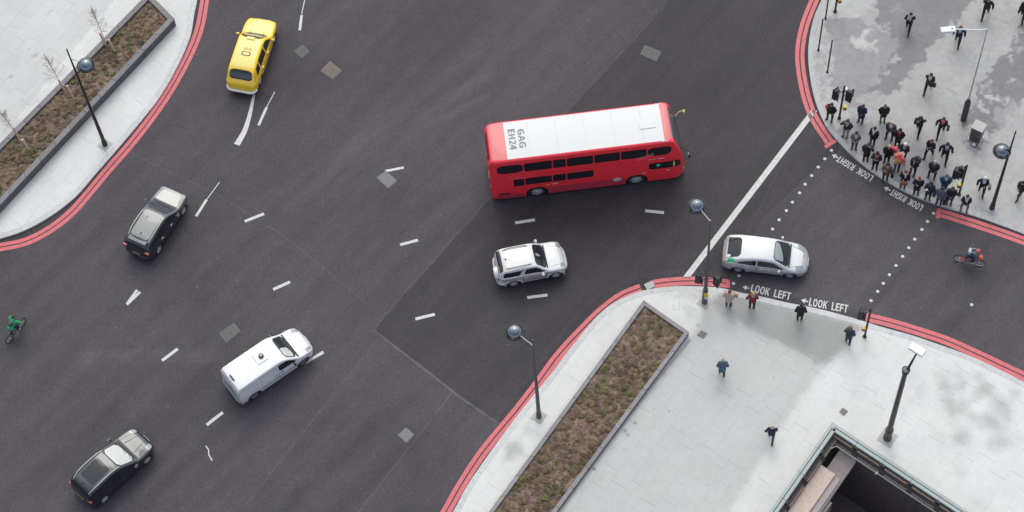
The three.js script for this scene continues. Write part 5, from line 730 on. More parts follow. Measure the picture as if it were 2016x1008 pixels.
function sapling(label, [x, z], y, h, lean, mat, group, bushy = 1) {
  const th = bushy > 2 ? 0.021 : 0.0085;
  const o = thing('bare_sapling', label, 'tree', x, PV + y, z, 0, group), tip = [lean[0] * h, h, lean[1] * h];
  part('trunk', bend([[0, 0, 0], [tip[0] * 0.3, h * 0.35, tip[2] * 0.25], [tip[0] * 0.7, h * 0.7, tip[2] * 0.72], tip], 0.018, 20, 6), mat, o);
  for (let i = 0; i < 18 * bushy; i++) { const t = rnd(0.3, 0.95), a = rnd(0, 6.28), l = rnd(0.35, 0.8) * (1.15 - t) * h * 0.33, b = [tip[0] * t, h * t, tip[2] * t], e = [b[0] + l * Math.cos(a), b[1] + l * rnd(0.7, 1.2), b[2] + l * Math.sin(a)], m = [lerp(b[0], e[0], 0.5), lerp(b[1], e[1], 0.42), lerp(b[2], e[2], 0.5)]; const g = [bend([b, m, e], th, 8, 4)]; for (let k = 0; k < 3; k++) { const s = rnd(0.3, 0.9), p = [lerp(b[0], e[0], s), lerp(b[1], e[1], s), lerp(b[2], e[2], s)]; g.push(tube(p, [p[0] + rnd(-0.2, 0.2), p[1] + rnd(0.1, 0.25), p[2] + rnd(-0.2, 0.2)], th * 0.6, th * 0.4, 4)); } part('branch', g, mat, o).userData.kind = 'stuff'; }
}
function stake(label, a, h, lean, group) { const o = thing('wooden_stake', label, 'stake', a[0], PV + 0.45, a[1], 0, group); part('stake', [tube([0, -0.1, 0], [lean[0], h, lean[1]], 0.06, 0.06, 8)], timber, o); part('stake_tie', tube([lean[0] * 0.9, h * 0.9, lean[1] * 0.9], [lean[0] * 0.9 - 0.25, h * 0.92, lean[1] * 0.9 - 0.15], 0.015, 0.015, 5), timber, o); }
const wl = 'young bare trees in the left bed', ws2 = 'wooden stakes in the left bed', sl = 'young bare trees in the right bed';
sapling('bare sapling nearest the top end of the left bed', [-21.70, -70.67], 0.4, 3.4, [-0.02, 0], bark, wl, 1.6); sapling('bare sapling just above the tall lamp post in the left bed', [-24.05, -67.89], 0.4, 3.5, [-0.08, 0], bark, wl, 1.2); sapling('bare sapling lowest in the left bed, at the picture edge', [-26.52, -64.98], 0.4, 3.2, [-0.1, 0.02], bark, wl, 1.4);
stake('left one of two stakes by the topmost sapling', [-21.65, -70.39], 1.35, [-0.1, 0], ws2); stake('right one of two stakes by the topmost sapling', [-21.13, -69.89], 1.35, [-0.1, 0], ws2); stake('left one of two stakes by the middle sapling', [-23.96, -67.68], 1.2, [-0.1, 0], ws2); stake('right one of two stakes by the middle sapling', [-23.39, -67.02], 1.5, [-0.1, 0], ws2); stake('left one of two stakes by the lowest sapling', [-26.46, -64.91], 1.1, [-0.1, 0], ws2); stake('right one of two stakes by the lowest sapling', [-25.85, -64.01], 1.2, [-0.12, 0], ws2);
sapling('pale spindly sapling near the top end of the right bed', [5.28, -48.09], 0.25, 2.4, [-0.01, 0], strawBark, sl, 3); sapling('pale spindly sapling midway along the right bed', [2.80, -43.97], 0.25, 2.4, [-0.1, 0], strawBark, sl, 3); sapling('pale spindly sapling at the bottom of the right bed', [-0.13, -40.61], 0.25, 2.4, [-0.1, 0], strawBark, sl, 3);

// ---------------------------------------------------------------- the sunken stairwell
{
  const o = thing('sunken_stairwell', 'sunken stairwell with a grey green parapet in the forecourt corner', 'stairwell'), [C, LA, , RA] = stairHole;
  o.position.set(C[0], 0, C[1]);
  const nrm = (p) => { const l = Math.hypot(p[0], p[1]); return [p[0] / l, p[1] / l]; }, u = nrm([LA[0] - C[0], LA[1] - C[1]]), w = nrm([RA[0] - C[0], RA[1] - C[1]]);
  const at = (a, b) => [u[0] * a + w[0] * b, u[1] * a + w[1] * b];           // a metres down the left arm, b down the right arm
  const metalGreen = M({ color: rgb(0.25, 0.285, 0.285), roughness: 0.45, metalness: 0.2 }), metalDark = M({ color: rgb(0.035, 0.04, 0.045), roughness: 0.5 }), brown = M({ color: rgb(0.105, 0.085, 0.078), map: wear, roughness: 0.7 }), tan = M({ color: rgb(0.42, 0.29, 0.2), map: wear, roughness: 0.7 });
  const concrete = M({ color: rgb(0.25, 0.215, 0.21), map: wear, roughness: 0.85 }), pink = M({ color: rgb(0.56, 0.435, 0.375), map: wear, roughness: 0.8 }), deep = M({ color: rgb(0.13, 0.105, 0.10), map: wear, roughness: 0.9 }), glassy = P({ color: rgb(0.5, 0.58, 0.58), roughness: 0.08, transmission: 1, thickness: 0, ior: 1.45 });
  const Q = (a0, a1, b0, b1) => [at(a0, b0), at(a1, b0), at(a1, b1), at(a0, b1)];
  const LEN = 13, H = 1.22;
  // parapet along both arms: outer rail, slot, inner rail, in lengths, on posts with glass between
  for (const arm of [0, 1]) {
    const R = (s0, s1, d0, d1, y0, y1) => prism(arm ? Q(d0, d1, s0, s1) : Q(s0, s1, d0, d1), y0, y1, metre), n = 8, step = LEN / n;
    for (let i = 0; i < n; i++) {
      const s = i * step + 0.008 + (arm && !i ? 0.2 : 0), e = (i + 1) * step - 0.008, s2 = i ? s : 0.24;
      part('outer_rail', R(s, e, 0, 0.16, H - 0.07, H), metalGreen, o); part('rail_slot', R(s2, e, 0.163, 0.202, H - 0.09, H - 0.045), metalDark, o); part('inner_rail', R(s2, e, 0.205, 0.375, H - 0.07, H), metalGreen, o);
      part('glass_panel', R(s + 0.02, e - 0.02, 0.06, 0.075, 0.16, H - 0.07), glassy, o);
      part('parapet_post', R(e - 0.06, e, 0.02, 0.17, 0.12, H - 0.07), metalGreen, o); part('rail_bracket', R(e - 0.12, e + 0.1, 0.385, 0.46, H - 0.4, H - 0.1), metalDark, o);
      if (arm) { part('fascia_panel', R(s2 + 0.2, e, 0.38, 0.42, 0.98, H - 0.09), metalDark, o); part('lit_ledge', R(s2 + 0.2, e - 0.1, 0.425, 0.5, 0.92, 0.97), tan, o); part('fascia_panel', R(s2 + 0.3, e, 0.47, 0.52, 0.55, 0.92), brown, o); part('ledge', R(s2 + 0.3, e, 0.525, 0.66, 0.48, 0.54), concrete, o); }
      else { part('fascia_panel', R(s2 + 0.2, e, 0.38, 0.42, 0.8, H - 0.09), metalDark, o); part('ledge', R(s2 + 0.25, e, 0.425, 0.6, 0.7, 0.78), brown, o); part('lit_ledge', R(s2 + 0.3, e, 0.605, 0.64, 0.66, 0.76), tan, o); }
    }
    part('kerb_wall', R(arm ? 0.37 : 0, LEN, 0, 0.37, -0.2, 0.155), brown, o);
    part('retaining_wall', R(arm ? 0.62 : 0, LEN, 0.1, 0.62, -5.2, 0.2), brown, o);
  }
  const rail = (pts) => bend(pts.map(([a, b, y]) => { const [x, z] = at(a, b); return [x, y, z]; }), 0.026, 40, 8);
  part('handrail', rail([[0.78, 0.8, 0.72], [0.78, 3, 0.7], [0.78, 7, 0.66], [0.78, 12, 0.62]]), steel, o); part('handrail', rail([[1.1, 0.55, 0.8], [1.05, 0.66, 0.76], [0.9, 0.74, 0.74], [0.78, 0.8, 0.72]]), steel, o);
  for (const b of [2, 4.4, 6.8, 9.2]) { const [x, z] = at(0.7, b); part('handrail_post', tube([x, 0.3, z], [x, 0.7, z], 0.02), metalDark, o); }
  part('wall_lamp', box(0.16, 0.1, 0.12, at(0.76, 3.2)[0], 0.62, at(0.76, 3.2)[1], 0.03), plateWhite, o);
  part('landing_slab', prism(Q(0.5, 5, 0.97, 1.98), -0.15, 0.25, metre), concrete, o);
  part('stair_roof', prism(Q(1.96, LEN, 0.645, 1.52), 0.26, 0.45, metre), pink, o); part('stair_roof_edge', prism(Q(2.0, LEN, 1.522, 1.86), 0.255, 0.32, metre), M({ color: rgb(0.36, 0.31, 0.3), map: wear, roughness: 0.8 }), o); part('stair_side', prism(Q(3.2, LEN, 1.99, 2.15), -4.8, 0.1, metre), concrete, o);
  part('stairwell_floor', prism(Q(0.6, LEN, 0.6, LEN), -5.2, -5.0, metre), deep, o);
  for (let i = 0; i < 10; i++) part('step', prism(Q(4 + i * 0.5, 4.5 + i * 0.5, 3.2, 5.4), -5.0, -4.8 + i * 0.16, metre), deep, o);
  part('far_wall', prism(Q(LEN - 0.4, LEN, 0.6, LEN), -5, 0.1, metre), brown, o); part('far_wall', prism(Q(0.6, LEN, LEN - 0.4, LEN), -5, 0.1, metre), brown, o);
}


// ---------------------------------------------------------------- people
// local axes: y up, z the way the person faces, x to the person's left
function nets(sdf, lo, hi, cell) {                              // a smooth surface round the inside of a distance field
  const n = lo.map((l, i) => Math.max(3, Math.ceil((hi[i] - l) / cell) + 1)), [nx, ny, nz] = n, F = new Float32Array(nx * ny * nz), id = new Int32Array(nx * ny * nz).fill(-1), pos = [], idx = [];
  for (let k = 0, o = 0; k < nz; k++) for (let j = 0; j < ny; j++) for (let i = 0; i < nx; i++, o++) F[o] = sdf(lo[0] + i * cell, lo[1] + j * cell, lo[2] + k * cell);
  const at = (i, j, k) => (k * ny + j) * nx + i, E = [[0, 1], [2, 3], [4, 5], [6, 7], [0, 2], [1, 3], [4, 6], [5, 7], [0, 4], [1, 5], [2, 6], [3, 7]];
  for (let k = 0; k < nz - 1; k++) for (let j = 0; j < ny - 1; j++) for (let i = 0; i < nx - 1; i++) {
    const f = []; let m = 0; for (let c = 0; c < 8; c++) { const v = F[at(i + (c & 1), j + ((c >> 1) & 1), k + (c >> 2))]; f.push(v); if (v < 0) m |= 1 << c; }
    if (m === 0 || m === 255) continue;
    let x = 0, y = 0, z = 0, q = 0; for (const [a, b] of E) if (f[a] < 0 !== f[b] < 0) { const t = f[a] / (f[a] - f[b]); x += lerp(a & 1, b & 1, t); y += lerp((a >> 1) & 1, (b >> 1) & 1, t); z += lerp(a >> 2, b >> 2, t); q++; }
    id[at(i, j, k)] = pos.length / 3; pos.push(lo[0] + (i + x / q) * cell, lo[1] + (j + y / q) * cell, lo[2] + (k + z / q) * cell);
  }
  const quad = (a, b, c, d, flip) => { if (a < 0 || b < 0 || c < 0 || d < 0) return; flip ? idx.push(a, c, b, a, d, c) : idx.push(a, b, c, a, c, d); };
  for (let k = 1; k < nz - 1; k++) for (let j = 1; j < ny - 1; j++) for (let i = 1; i < nx - 1; i++) {
    const s = F[at(i, j, k)] < 0;
    if (s !== F[at(i + 1, j, k)] < 0) quad(id[at(i, j - 1, k - 1)], id[at(i, j, k - 1)], id[at(i, j, k)], id[at(i, j - 1, k)], !s);
    if (s !== F[at(i, j + 1, k)] < 0) quad(id[at(i - 1, j, k - 1)], id[at(i - 1, j, k)], id[at(i, j, k)], id[at(i, j, k - 1)], !s);
    if (s !== F[at(i, j, k + 1)] < 0) quad(id[at(i - 1, j - 1, k)], id[at(i, j - 1, k)], id[at(i, j, k)], id[at(i - 1, j, k)], !s);
  }
  const g = new THREE.BufferGeometry(); g.setAttribute('position', new THREE.Float32BufferAttribute(pos, 3)); g.setIndex(idx); g.computeVertexNormals(); return g;
}
// tapered bones [a, b, radius at a, radius at b, depth stretch]; joined with a smooth minimum
function field(bones, soft = 0.025, grow = 0) {
  const B = bones.map(([a, b, r0, r1 = r0]) => { const d = [b[0] - a[0], b[1] - a[1], b[2] - a[2]]; return { a, d, l: Math.max(1e-9, d[0] ** 2 + d[1] ** 2 + d[2] ** 2), r0: r0 + grow, r1: r1 + grow }; });
  return (x, y, z) => {
    let m = 9; for (const q of B) { const u = x - q.a[0], v = y - q.a[1], w = z - q.a[2], t = clamp((u * q.d[0] + v * q.d[1] + w * q.d[2]) / q.l, 0, 1), e = Math.sqrt((u - q.d[0] * t) ** 2 + (v - q.d[1] * t) ** 2 + (w - q.d[2] * t) ** 2) - lerp(q.r0, q.r1, t); const h = clamp(0.5 + 0.5 * (m - e) / soft, 0, 1); m = lerp(m, e, h) - soft * h * (1 - h); }
    return m;
  };
}
const bounds = (bones, pad = 0.05) => { const lo = [9, 9, 9], hi = [-9, -9, -9]; for (const [a, b, r0, r1 = r0] of bones) for (const [p, r] of [[a, r0], [b, r1]]) for (let i = 0; i < 3; i++) { lo[i] = Math.min(lo[i], p[i] - r - pad); hi[i] = Math.max(hi[i], p[i] + r + pad); } return [lo, hi]; };
const tint = (g, f) => { const p = g.attributes.position, c = new Float32Array(p.count * 3); for (let i = 0; i < p.count; i++) c.set(f(p.getX(i), p.getY(i), p.getZ(i)), i * 3); g.setAttribute('color', new THREE.BufferAttribute(c, 3)); return g; };
const headGeo = (() => {                                        // head with its centre at the origin
  const b = [[[0, 0.02, -0.015], [0, 0.045, 0.0], 0.082, 0.082], [[0, -0.03, 0.02], [0, -0.075, 0.045], 0.062, 0.04], [[0, 0.0, 0.086], [0, -0.03, 0.104], 0.009, 0.015], [[0.082, 0.01, -0.01], [0.086, -0.025, -0.005], 0.017, 0.012], [[-0.082, 0.01, -0.01], [-0.086, -0.025, -0.005], 0.017, 0.012], [[0.02, -0.062, 0.078], [-0.02, -0.062, 0.078], 0.012, 0.012]];
  const F = field(b, 0.015), eye = (x, y, z) => Math.min(Math.hypot(Math.abs(x) - 0.032, y - 0.005, z - 0.086)); const g = nets((x, y, z) => Math.max(F(x, y, z), 0.02 - eye(x, y, z) - 0.008), [-0.13, -0.15, -0.14], [0.13, 0.16, 0.14], 0.009);
  return tint(g, (x, y, z) => (z > 0.05 && eye(x, y, z) < 0.018 ? [0.25, 0.22, 0.2] : z > 0.07 && Math.abs(y + 0.062) < 0.012 && Math.abs(x) < 0.028 ? [0.8, 0.45, 0.42] : [1, 1, 1]));
})();
const hand = (curl) => {                                        // a left hand hanging from the wrist at the origin: palm, four fingers, thumb
  const b = [[[0, 0, 0], [0, -0.045, 0.004], 0.024, 0.022]];
  for (const [z, l, r] of [[0.03, 0.072, 0.0085], [0.011, 0.08, 0.009], [-0.009, 0.074, 0.0085], [-0.027, 0.058, 0.0078]]) { const k = [0.0, -0.085, z], m = [-l * 0.45 * Math.sin(curl * 0.8), -0.085 - l * 0.5 * Math.cos(curl * 0.8), z * 1.05], t = [m[0] - l * 0.5 * Math.sin(curl * 1.9), m[1] - l * 0.5 * Math.cos(curl * 1.9), z]; b.push([[0, -0.03, z * 0.7], k, 0.0125, 0.0105], [k, m, r, r * 0.95], [m, t, r * 0.95, r * 0.8]); }
  b.push([[0, -0.025, 0.018], [-0.012, -0.055, 0.048], 0.014, 0.0115], [[-0.012, -0.055, 0.048], [-0.022, -0.09, 0.05], 0.0105, 0.0085]);
  const [lo, hi] = bounds(b, 0.012); return tint(nets(field(b, 0.006), lo, hi, 0.0065), () => [1, 1, 1]);
};
const hands = { open: hand(0.35), grip: hand(1.15) };
const cloth = noiseTile(64, (i, j) => 205 + 26 * Math.sin(i * 1.57) * Math.sin(j * 1.57) + rnd(-22, 22)); cloth.repeat.set(6, 6);
const mats = {}; const dye = (c, r = 0.88) => { const k = [...c, r].join(); return (mats[k] ??= M({ color: rgb(...c), roughness: r })); };
const skinMat = (c) => (mats['s' + c.join()] ??= M({ color: rgb(...c), roughness: 0.6, vertexColors: true }));
const SKIN = { p: [0.50, 0.33, 0.26], m: [0.34, 0.2, 0.14], d: [0.13, 0.075, 0.05] };
const HAIR = { k: [0.012, 0.01, 0.009], b: [0.05, 0.03, 0.02], a: [0.13, 0.075, 0.045], y: [0.34, 0.25, 0.15], g: [0.3, 0.3, 0.3], w: [0.55, 0.54, 0.52], r: [0.16, 0.04, 0.03] };
const mixp = (a, b, t) => a.map((v, i) => lerp(v, b[i], t));
function joints(o) {
  const s = o.stride ?? 0, w = o.wide ?? 0.1, lean = o.lean ?? 0, up = (y, x = 0, z = 0) => [x, y, z + lean * (y - 0.9)], J = { hip: [], knee: [], ankle: [], toe: [], sh: [], el: [], wr: [], wd: [] };
  for (const k of [1, -1]) {                                    // k = 1 the left side
    const f = k * (o.lead ?? 1) > 0 ? s : -s, back = f < 0 ? -f : 0;
    J.hip.push([k * 0.095, 0.9, 0]); J.knee.push([k * (w + 0.005), 0.49 + 0.02 * Math.abs(f), f > 0 ? f * 0.3 + 0.03 : f * 0.12 + 0.03 * back]); J.ankle.push([k * w, 0.085 + 0.09 * back, f > 0 ? f * 0.36 : f * 0.45]); J.toe.push([k * (w + 0.03), back ? 0.035 : 0.035, J.ankle[J.ankle.length - 1][2] + 0.15]);
    J.sh.push(up(1.385, k * 0.168));
    const a = Array.isArray(o.arms) ? o.arms[k > 0 ? 0 : 1] : o.arms ?? 'down', sw = -f * 0.35;
    const A = { down: [[0.22, 1.12, -0.03 + sw * 0.5], [0.225, 0.87, 0.05 + sw]], pocket: [[0.255, 1.12, -0.06], [0.19, 0.92, 0.08]], front: [[0.22, 1.12, 0.0], [0.07, 1.09, 0.23]], phone: [[0.24, 1.13, 0.05], [0.1, 1.27, 0.24]], ear: [[0.3, 1.22, 0.08], [0.14, 1.48, 0.1]], carry: [[0.225, 1.12, 0], [0.25, 0.86, 0.06]], strap: [[0.25, 1.13, 0.0], [0.14, 1.28, 0.14]], out: [[0.29, 1.14, -0.05], [0.32, 0.9, 0.05]], bars: [[0.27, 1.2, 0.25], [0.24, 1.05, 0.5]] }[a];
    J.el.push([k * A[0][0], A[0][1], A[0][2] + lean * (A[0][1] - 0.9)]); J.wr.push([k * A[1][0], A[1][1], A[1][2] + lean * Math.max(0, A[1][1] - 0.9)]);
  }
  J.pelvis = [0, 0.94, 0]; J.waist = up(1.08); J.chest = up(1.29, 0, 0.005); J.neck = up(1.45, 0, 0.0); J.head = o.head ?? up(1.6, 0, 0.025 + (o.bow ?? 0) * 0.05);
  return J;
}
function figure(o, J, parent) {
  const skin = SKIN[o.skin ?? 'p'], female = o.hair === 'long', R = 1;
  const torso = [[[-0.07, J.pelvis[1], J.pelvis[2]], [0.07, J.pelvis[1], J.pelvis[2]], 0.105], [[J.waist[0] - 0.055, J.waist[1], J.waist[2]], [J.waist[0] + 0.055, J.waist[1], J.waist[2]], 0.1], [[J.chest[0] - 0.085, J.chest[1], J.chest[2]], [J.chest[0] + 0.085, J.chest[1], J.chest[2]], 0.112], [mixp(J.pelvis, J.waist, 0.3), J.chest, 0.095, 0.11], [J.sh[0], J.sh[1], 0.062]];
  const arms = [0, 1].flatMap((i) => [[J.sh[i], J.el[i], 0.052, 0.04], [J.el[i], J.wr[i], 0.04, 0.03]]), legs = [0, 1].flatMap((i) => [[J.hip[i], J.knee[i], 0.085, 0.056], [J.knee[i], J.ankle[i], 0.054, 0.038]]);
  const feet = [0, 1].map((i) => [J.ankle[i], J.toe[i], 0.04, 0.03]), neck = [[J.neck, J.head, 0.05, 0.052], [mixp(J.chest, J.neck, 0.6), J.neck, 0.06, 0.052]];
  // the body: one continuous surface, with its head and hands
  const bones = [...torso, ...arms, ...legs, ...feet, ...neck], [lo, hi] = bounds(bones), slim = field(bones, 0.03, -0.006);
  const geos = [tint(nets(slim, lo, hi, 0.032), () => [1, 1, 1]).toNonIndexed()];
  const dirOf = new THREE.Quaternion().setFromEuler(new THREE.Euler(o.nod ?? 0.12, o.look ?? 0, 0, 'YXZ')), HM = new THREE.Matrix4().compose(new THREE.Vector3(...J.head), dirOf, new THREE.Vector3(1, 1.04, 1));
  geos.push(headGeo.clone().applyMatrix4(HM).toNonIndexed());
  [0, 1].forEach((i) => { const d = new THREE.Vector3(J.wr[i][0] - J.el[i][0], J.wr[i][1] - J.el[i][1], J.wr[i][2] - J.el[i][2]).normalize(); const g = hands[o.grip ? 'grip' : 'open'].clone(); if (i) { g.scale(-1, 1, 1); const ix = g.index.array; for (let q = 0; q < ix.length; q += 3) { const t = ix[q]; ix[q] = ix[q + 1]; ix[q + 1] = t; } g.computeVertexNormals(); } g.applyQuaternion(new THREE.Quaternion().setFromUnitVectors(new THREE.Vector3(0, -1, 0), d)).translate(...J.wr[i]); geos.push(g.toNonIndexed()); });
  part('body', mergeGeometries(geos), skinMat(skin), parent);
  // clothes
  const lower = [...legs, torso[0]], [l0, h0] = bounds(lower), LF = field(lower, 0.03, 0.016); l0[1] = 0.0;
  part('trousers', nets((x, y, z) => Math.max(LF(x, y, z), 0.075 - y, y - 1.12), l0, h0, 0.027), dye(o.legs ?? [0.012, 0.013, 0.018]), parent);
  [0, 1].forEach((i) => { const a = J.ankle[i], t = J.toe[i], b = [[[a[0], a[1] - 0.03, a[2] - 0.03], mixp(a, t, 0.35), 0.05, 0.048], [[a[0], Math.max(0.036, a[1] - 0.05), a[2] - 0.02], t, 0.042, 0.038]], [p, q] = bounds(b, 0.03); part('shoe', nets((x, y, z) => Math.max(field(b, 0.02)(x, y, z), 0.004 - y), p, q, 0.022), dye(o.shoes ?? [0.012, 0.011, 0.011], 0.5), parent); });
  const hem = { jacket: 0.84, coat: 0.56, parka: 0.7, rider: 0.95 }[o.coat ?? 'jacket'], puff = (o.puff ?? 0.03) * 0.62, coatB = [...torso, ...arms.map((b) => [b[0], b[1], b[2] + 0.008, (b[3] ?? b[2]) + 0.012]), ...(o.coat === 'rider' ? [] : [[[0, 0.98, 0], [0, hem - 0.1, 0.0], 0.13, 0.155 + (hem < 0.8 ? 0.04 : 0)]]), [mixp(J.chest, J.neck, 0.55), mixp(J.chest, J.neck, 0.95), 0.085, 0.07]];
  const CF = field(coatB, 0.035, puff), [c0, c1] = bounds(coatB, 0.08), open = o.shirt ? 0.32 : 0, ny = J.neck[1], cuts = [0, 1].map((i) => { const d = new THREE.Vector3(...J.wr[i]).sub(new THREE.Vector3(...J.el[i])).normalize(); return [J.wr[i], d]; });
  const coatF = (x, y, z) => { let d = Math.max(CF(x, y, z), hem - y, y - ny - 0.03); for (const [w, n] of cuts) { const u = x - w[0], v = y - w[1], t = z - w[2]; if (u * u + v * v + t * t < 0.02) d = Math.max(d, u * n.x + v * n.y + t * n.z + 0.005); } if (open && z > J.chest[2] + 0.0) d = Math.max(d, -(Math.abs(x) - (y - ny + open) * 0.3)); return d; };
  c0[1] = Math.max(c0[1], hem - 0.06); part(['jacket', 'rider', undefined].includes(o.coat) ? 'jacket' : 'coat', nets(coatF, c0, c1, 0.025), dye(o.top ?? [0.011, 0.012, 0.017]), parent);
  if (o.shirt) { const tb = torso.slice(1), [a, b] = bounds(tb), SF = field(tb, 0.03, 0.014); part('shirt', nets((x, y, z) => Math.max(SF(x, y, z), y - ny + 0.02, J.chest[2] - 0.02 - z), a, b, 0.027), dye(o.shirt), parent); }
  if (o.scarf) part('scarf', [new THREE.TorusGeometry(0.085, 0.038, 8, 20).rotateX(Math.PI / 2 + 0.25).translate(J.neck[0], J.neck[1] + 0.015, J.neck[2] + 0.015), new THREE.CapsuleGeometry(0.042, 0.2, 4, 10).scale(1, 1, 0.6).translate(J.neck[0] + 0.03, J.neck[1] - 0.15, J.neck[2] + 0.145)], dye(o.scarf), parent);
  const inv = HM.clone().invert(), V = new THREE.Vector3(), inHead = (f) => (x, y, z) => { V.set(x, y, z).applyMatrix4(inv); return f(V.x, V.y, V.z); };
  const hairs = {
    short: (x, y, z) => Math.max(Math.hypot(x / 1.0, (y - 0.045) / 1.05, (z + 0.014) / 1.12) - 0.098, Math.min(0.035 - y + (z > 0.02 ? z * 0.6 : z * 0.9) , 1)),
    long: (x, y, z) => Math.min(Math.max(Math.hypot(x, (y - 0.04) / 1.08, (z + 0.018) / 1.1) - 0.106, z > 0.03 ? 0.045 - y + Math.max(0, 0.05 - Math.abs(x)) : -1), Math.max(Math.hypot(x / 1.15, Math.max(0, -y - 0.17, y) / 1.2, (z + 0.05) / 0.75) - 0.09, z - 0.015)),
    bald: (x, y, z) => Math.max(Math.hypot(x, y + 0.0, z + 0.015) - 0.094, z - 0.015, y - 0.03, -0.05 - y),
    hood: (x, y, z) => Math.max(Math.hypot(x, (y + 0.0) / 1.25, (z + 0.02) / 1.05) - 0.135, -(Math.hypot(x, y + 0.01, z - 0.11) - 0.1)),
    cap: (x, y, z) => Math.min(Math.max(Math.hypot(x, (y - 0.03) / 1.05, (z + 0.01) / 1.1) - 0.105, 0.03 - y), Math.max(Math.hypot(x / 1.0, (y - 0.035) * 5, z - 0.08) - 0.085, 0)),
    beanie: (x, y, z) => Math.max(Math.hypot(x, (y - 0.03) / 1.15, (z + 0.012) / 1.08) - 0.108, 0.025 - y),
  }[o.hair ?? 'short'];
  const hl = J.head.map((v) => v - 0.26), hh = J.head.map((v) => v + 0.24);
  part({ hood: 'hood', cap: 'cap', beanie: 'hat' }[o.hair] ?? 'hair', nets(inHead(hairs), hl, hh, 0.013), dye(typeof o.hc === 'string' || !o.hc ? HAIR[o.hc ?? 'k'] : o.hc, 0.7), parent);
  if (o.fur) part('fur_trim', new THREE.TorusGeometry(0.115, 0.045, 8, 22).rotateX(1.1).translate(J.neck[0], J.neck[1] + 0.06, J.neck[2] - 0.03), dye(o.fur), parent);
  if (o.stripe) for (const y of [1.12, 1.28]) { const [a, b] = bounds(torso, 0.09); part('reflective_band', nets((x, yy, z) => Math.max(CF(x, yy, z) - 0.006, Math.abs(yy - y) - 0.035, Math.abs(x) - 0.2), a, b, 0.025), dye([0.62, 0.6, 0.12]), parent); }
}
let people = 0;
function person(label, [x, z], facing, o = {}) {                // facing: the way they look, anticlockwise from +x (the right of the picture) seen from above
  seed = 1000 + people++ * 77; const t = thing('person', label, 'person', x, o.y ?? PV, z, facing * D2R + Math.PI / 2);
  figure(o, joints(o), t); const s = o.h ?? 1; t.scale.set(s, s, s); return t;
}
// things that people carry: placed in the carrier's own directions (left, up, ahead)
function beside(p, [l, u, a]) { const q = p.rotation.y, s = p.scale.x; return [p.position.x + s * (l * Math.cos(q) + a * Math.sin(q)), p.position.y + s * u, p.position.z + s * (-l * Math.sin(q) + a * Math.cos(q)), q]; }
function bag(name, label, category, p, at, size, c, strap = 'handle') {
  const [x, y, z, q] = beside(p, at), o = thing(name, label, category, x, y, z, q), [w, h, d] = size;
  part('bag_body', box(w, h, d, 0, 0, 0, Math.min(w, h, d) * 0.35), dye(c, 0.7), o); part('flap', box(w * 1.01, h * 0.35, d * 0.5, 0, h * 0.22, d * 0.27, Math.min(h, d) * 0.15), dye(c.map((v) => v * 0.8), 0.7), o);
  if (strap === 'handle') part('handle', new THREE.TorusGeometry(Math.max(w, d) * 0.3, 0.012, 6, 18, Math.PI).rotateY(d > w ? Math.PI / 2 : 0).translate(0, h * 0.48, 0), dye(c, 0.6), o);
  if (strap === 'back') for (const k of [-1, 1]) part('shoulder_strap', bend([[k * 0.11, h * 0.4, d * 0.45], [k * 0.13, h * 0.55, d * 0.5 + 0.1], [k * 0.13, h * 0.35, d * 0.5 + 0.24], [k * 0.14, -h * 0.3, d * 0.5 + 0.12]], 0.018, 16, 6), dye(c, 0.6), o);
  return o;
}
const DK = [0.011, 0.012, 0.017], NV = [0.014, 0.022, 0.045], GR = [0.06, 0.062, 0.068], BL = [0.03, 0.075, 0.15], CH = [0.028, 0.029, 0.033], JN = [0.03, 0.04, 0.075];
// walking across the damp corner
const p1 = person('walker in dark jacket with pale scarf near the top, left of the long white arm', [23.07, -66.89], -112, { stride: 0.85, hc: 'k', top: DK, shirt: [0.4, 0.4, 0.4], scarf: [0.42, 0.4, 0.38], arms: ['down', 'strap'] });
const p2 = person('walker in open dark coat and pale shirt under the long white lamp arm', [25.64, -65.77], -110, { stride: 0.8, hc: 'a', top: DK, shirt: [0.3, 0.38, 0.45], arms: ['out', 'out'] });
person('dark clothed walker cut by the top edge, right of the white lamp', [27.48, -67.40], -112, { stride: 0.9, lead: -1, top: DK, arms: ['out', 'down'] });
const p4 = person('dark clothed walker cut by the right edge near the top', [29.49, -67.01], -120, { stride: 0.9, top: DK, legs: DK, coat: 'parka' });
const p5 = person('walker in dark suit with jacket over the arm, alone above the crowd', [23.52, -62.92], -115, { stride: 0.85, lead: -1, hc: 'b', top: NV, shirt: [0.5, 0.5, 0.52], arms: ['front', 'down'], look: -0.6 });
bag('shoulder_bag', 'large black bag held by the lone walker above the crowd', 'bag', p5, [0.2, 1.08, 0.24], [0.42, 0.34, 0.16], DK);
const p31 = person('striding walker with white strap across a dark coat, above the crowd', [22.57, -60.35], -118, { stride: 0.9, hair: 'hood', hc: DK, top: DK, coat: 'jacket', lean: 0.15, arms: ['down', 'strap'] });
bag('satchel', 'dark satchel with white strap on the striding walker', 'bag', p31, [-0.25, 0.95, -0.05], [0.14, 0.28, 0.34], CH);
{ const [x, y, z, q] = beside(p31, [0, 1.28, 0.0]), o = thing('shoulder_strap', 'white strap slung over the striding walker in black', 'strap', x, y, z, q); part('strap', new THREE.TorusGeometry(0.185, 0.02, 6, 26).scale(1, 1.5, 0.8).rotateZ(-0.7), dye([0.5, 0.5, 0.5]), o); part('strap_pad', box(0.06, 0.03, 0.14, 0.11, 0.17, 0, 0.01), dye([0.45, 0.45, 0.45]), o); }
const p32 = person('striding walker with open black jacket over a bright red top', [23.74, -60.10], -112, { stride: 0.9, lead: -1, hc: 'b', top: DK, shirt: [0.6, 0.08, 0.09], arms: ['front', 'out'] });
bag('handbag', 'black handbag on the arm of the walker in the red top', 'bag', p32, [0.34, 0.95, 0.1], [0.14, 0.24, 0.3], DK);
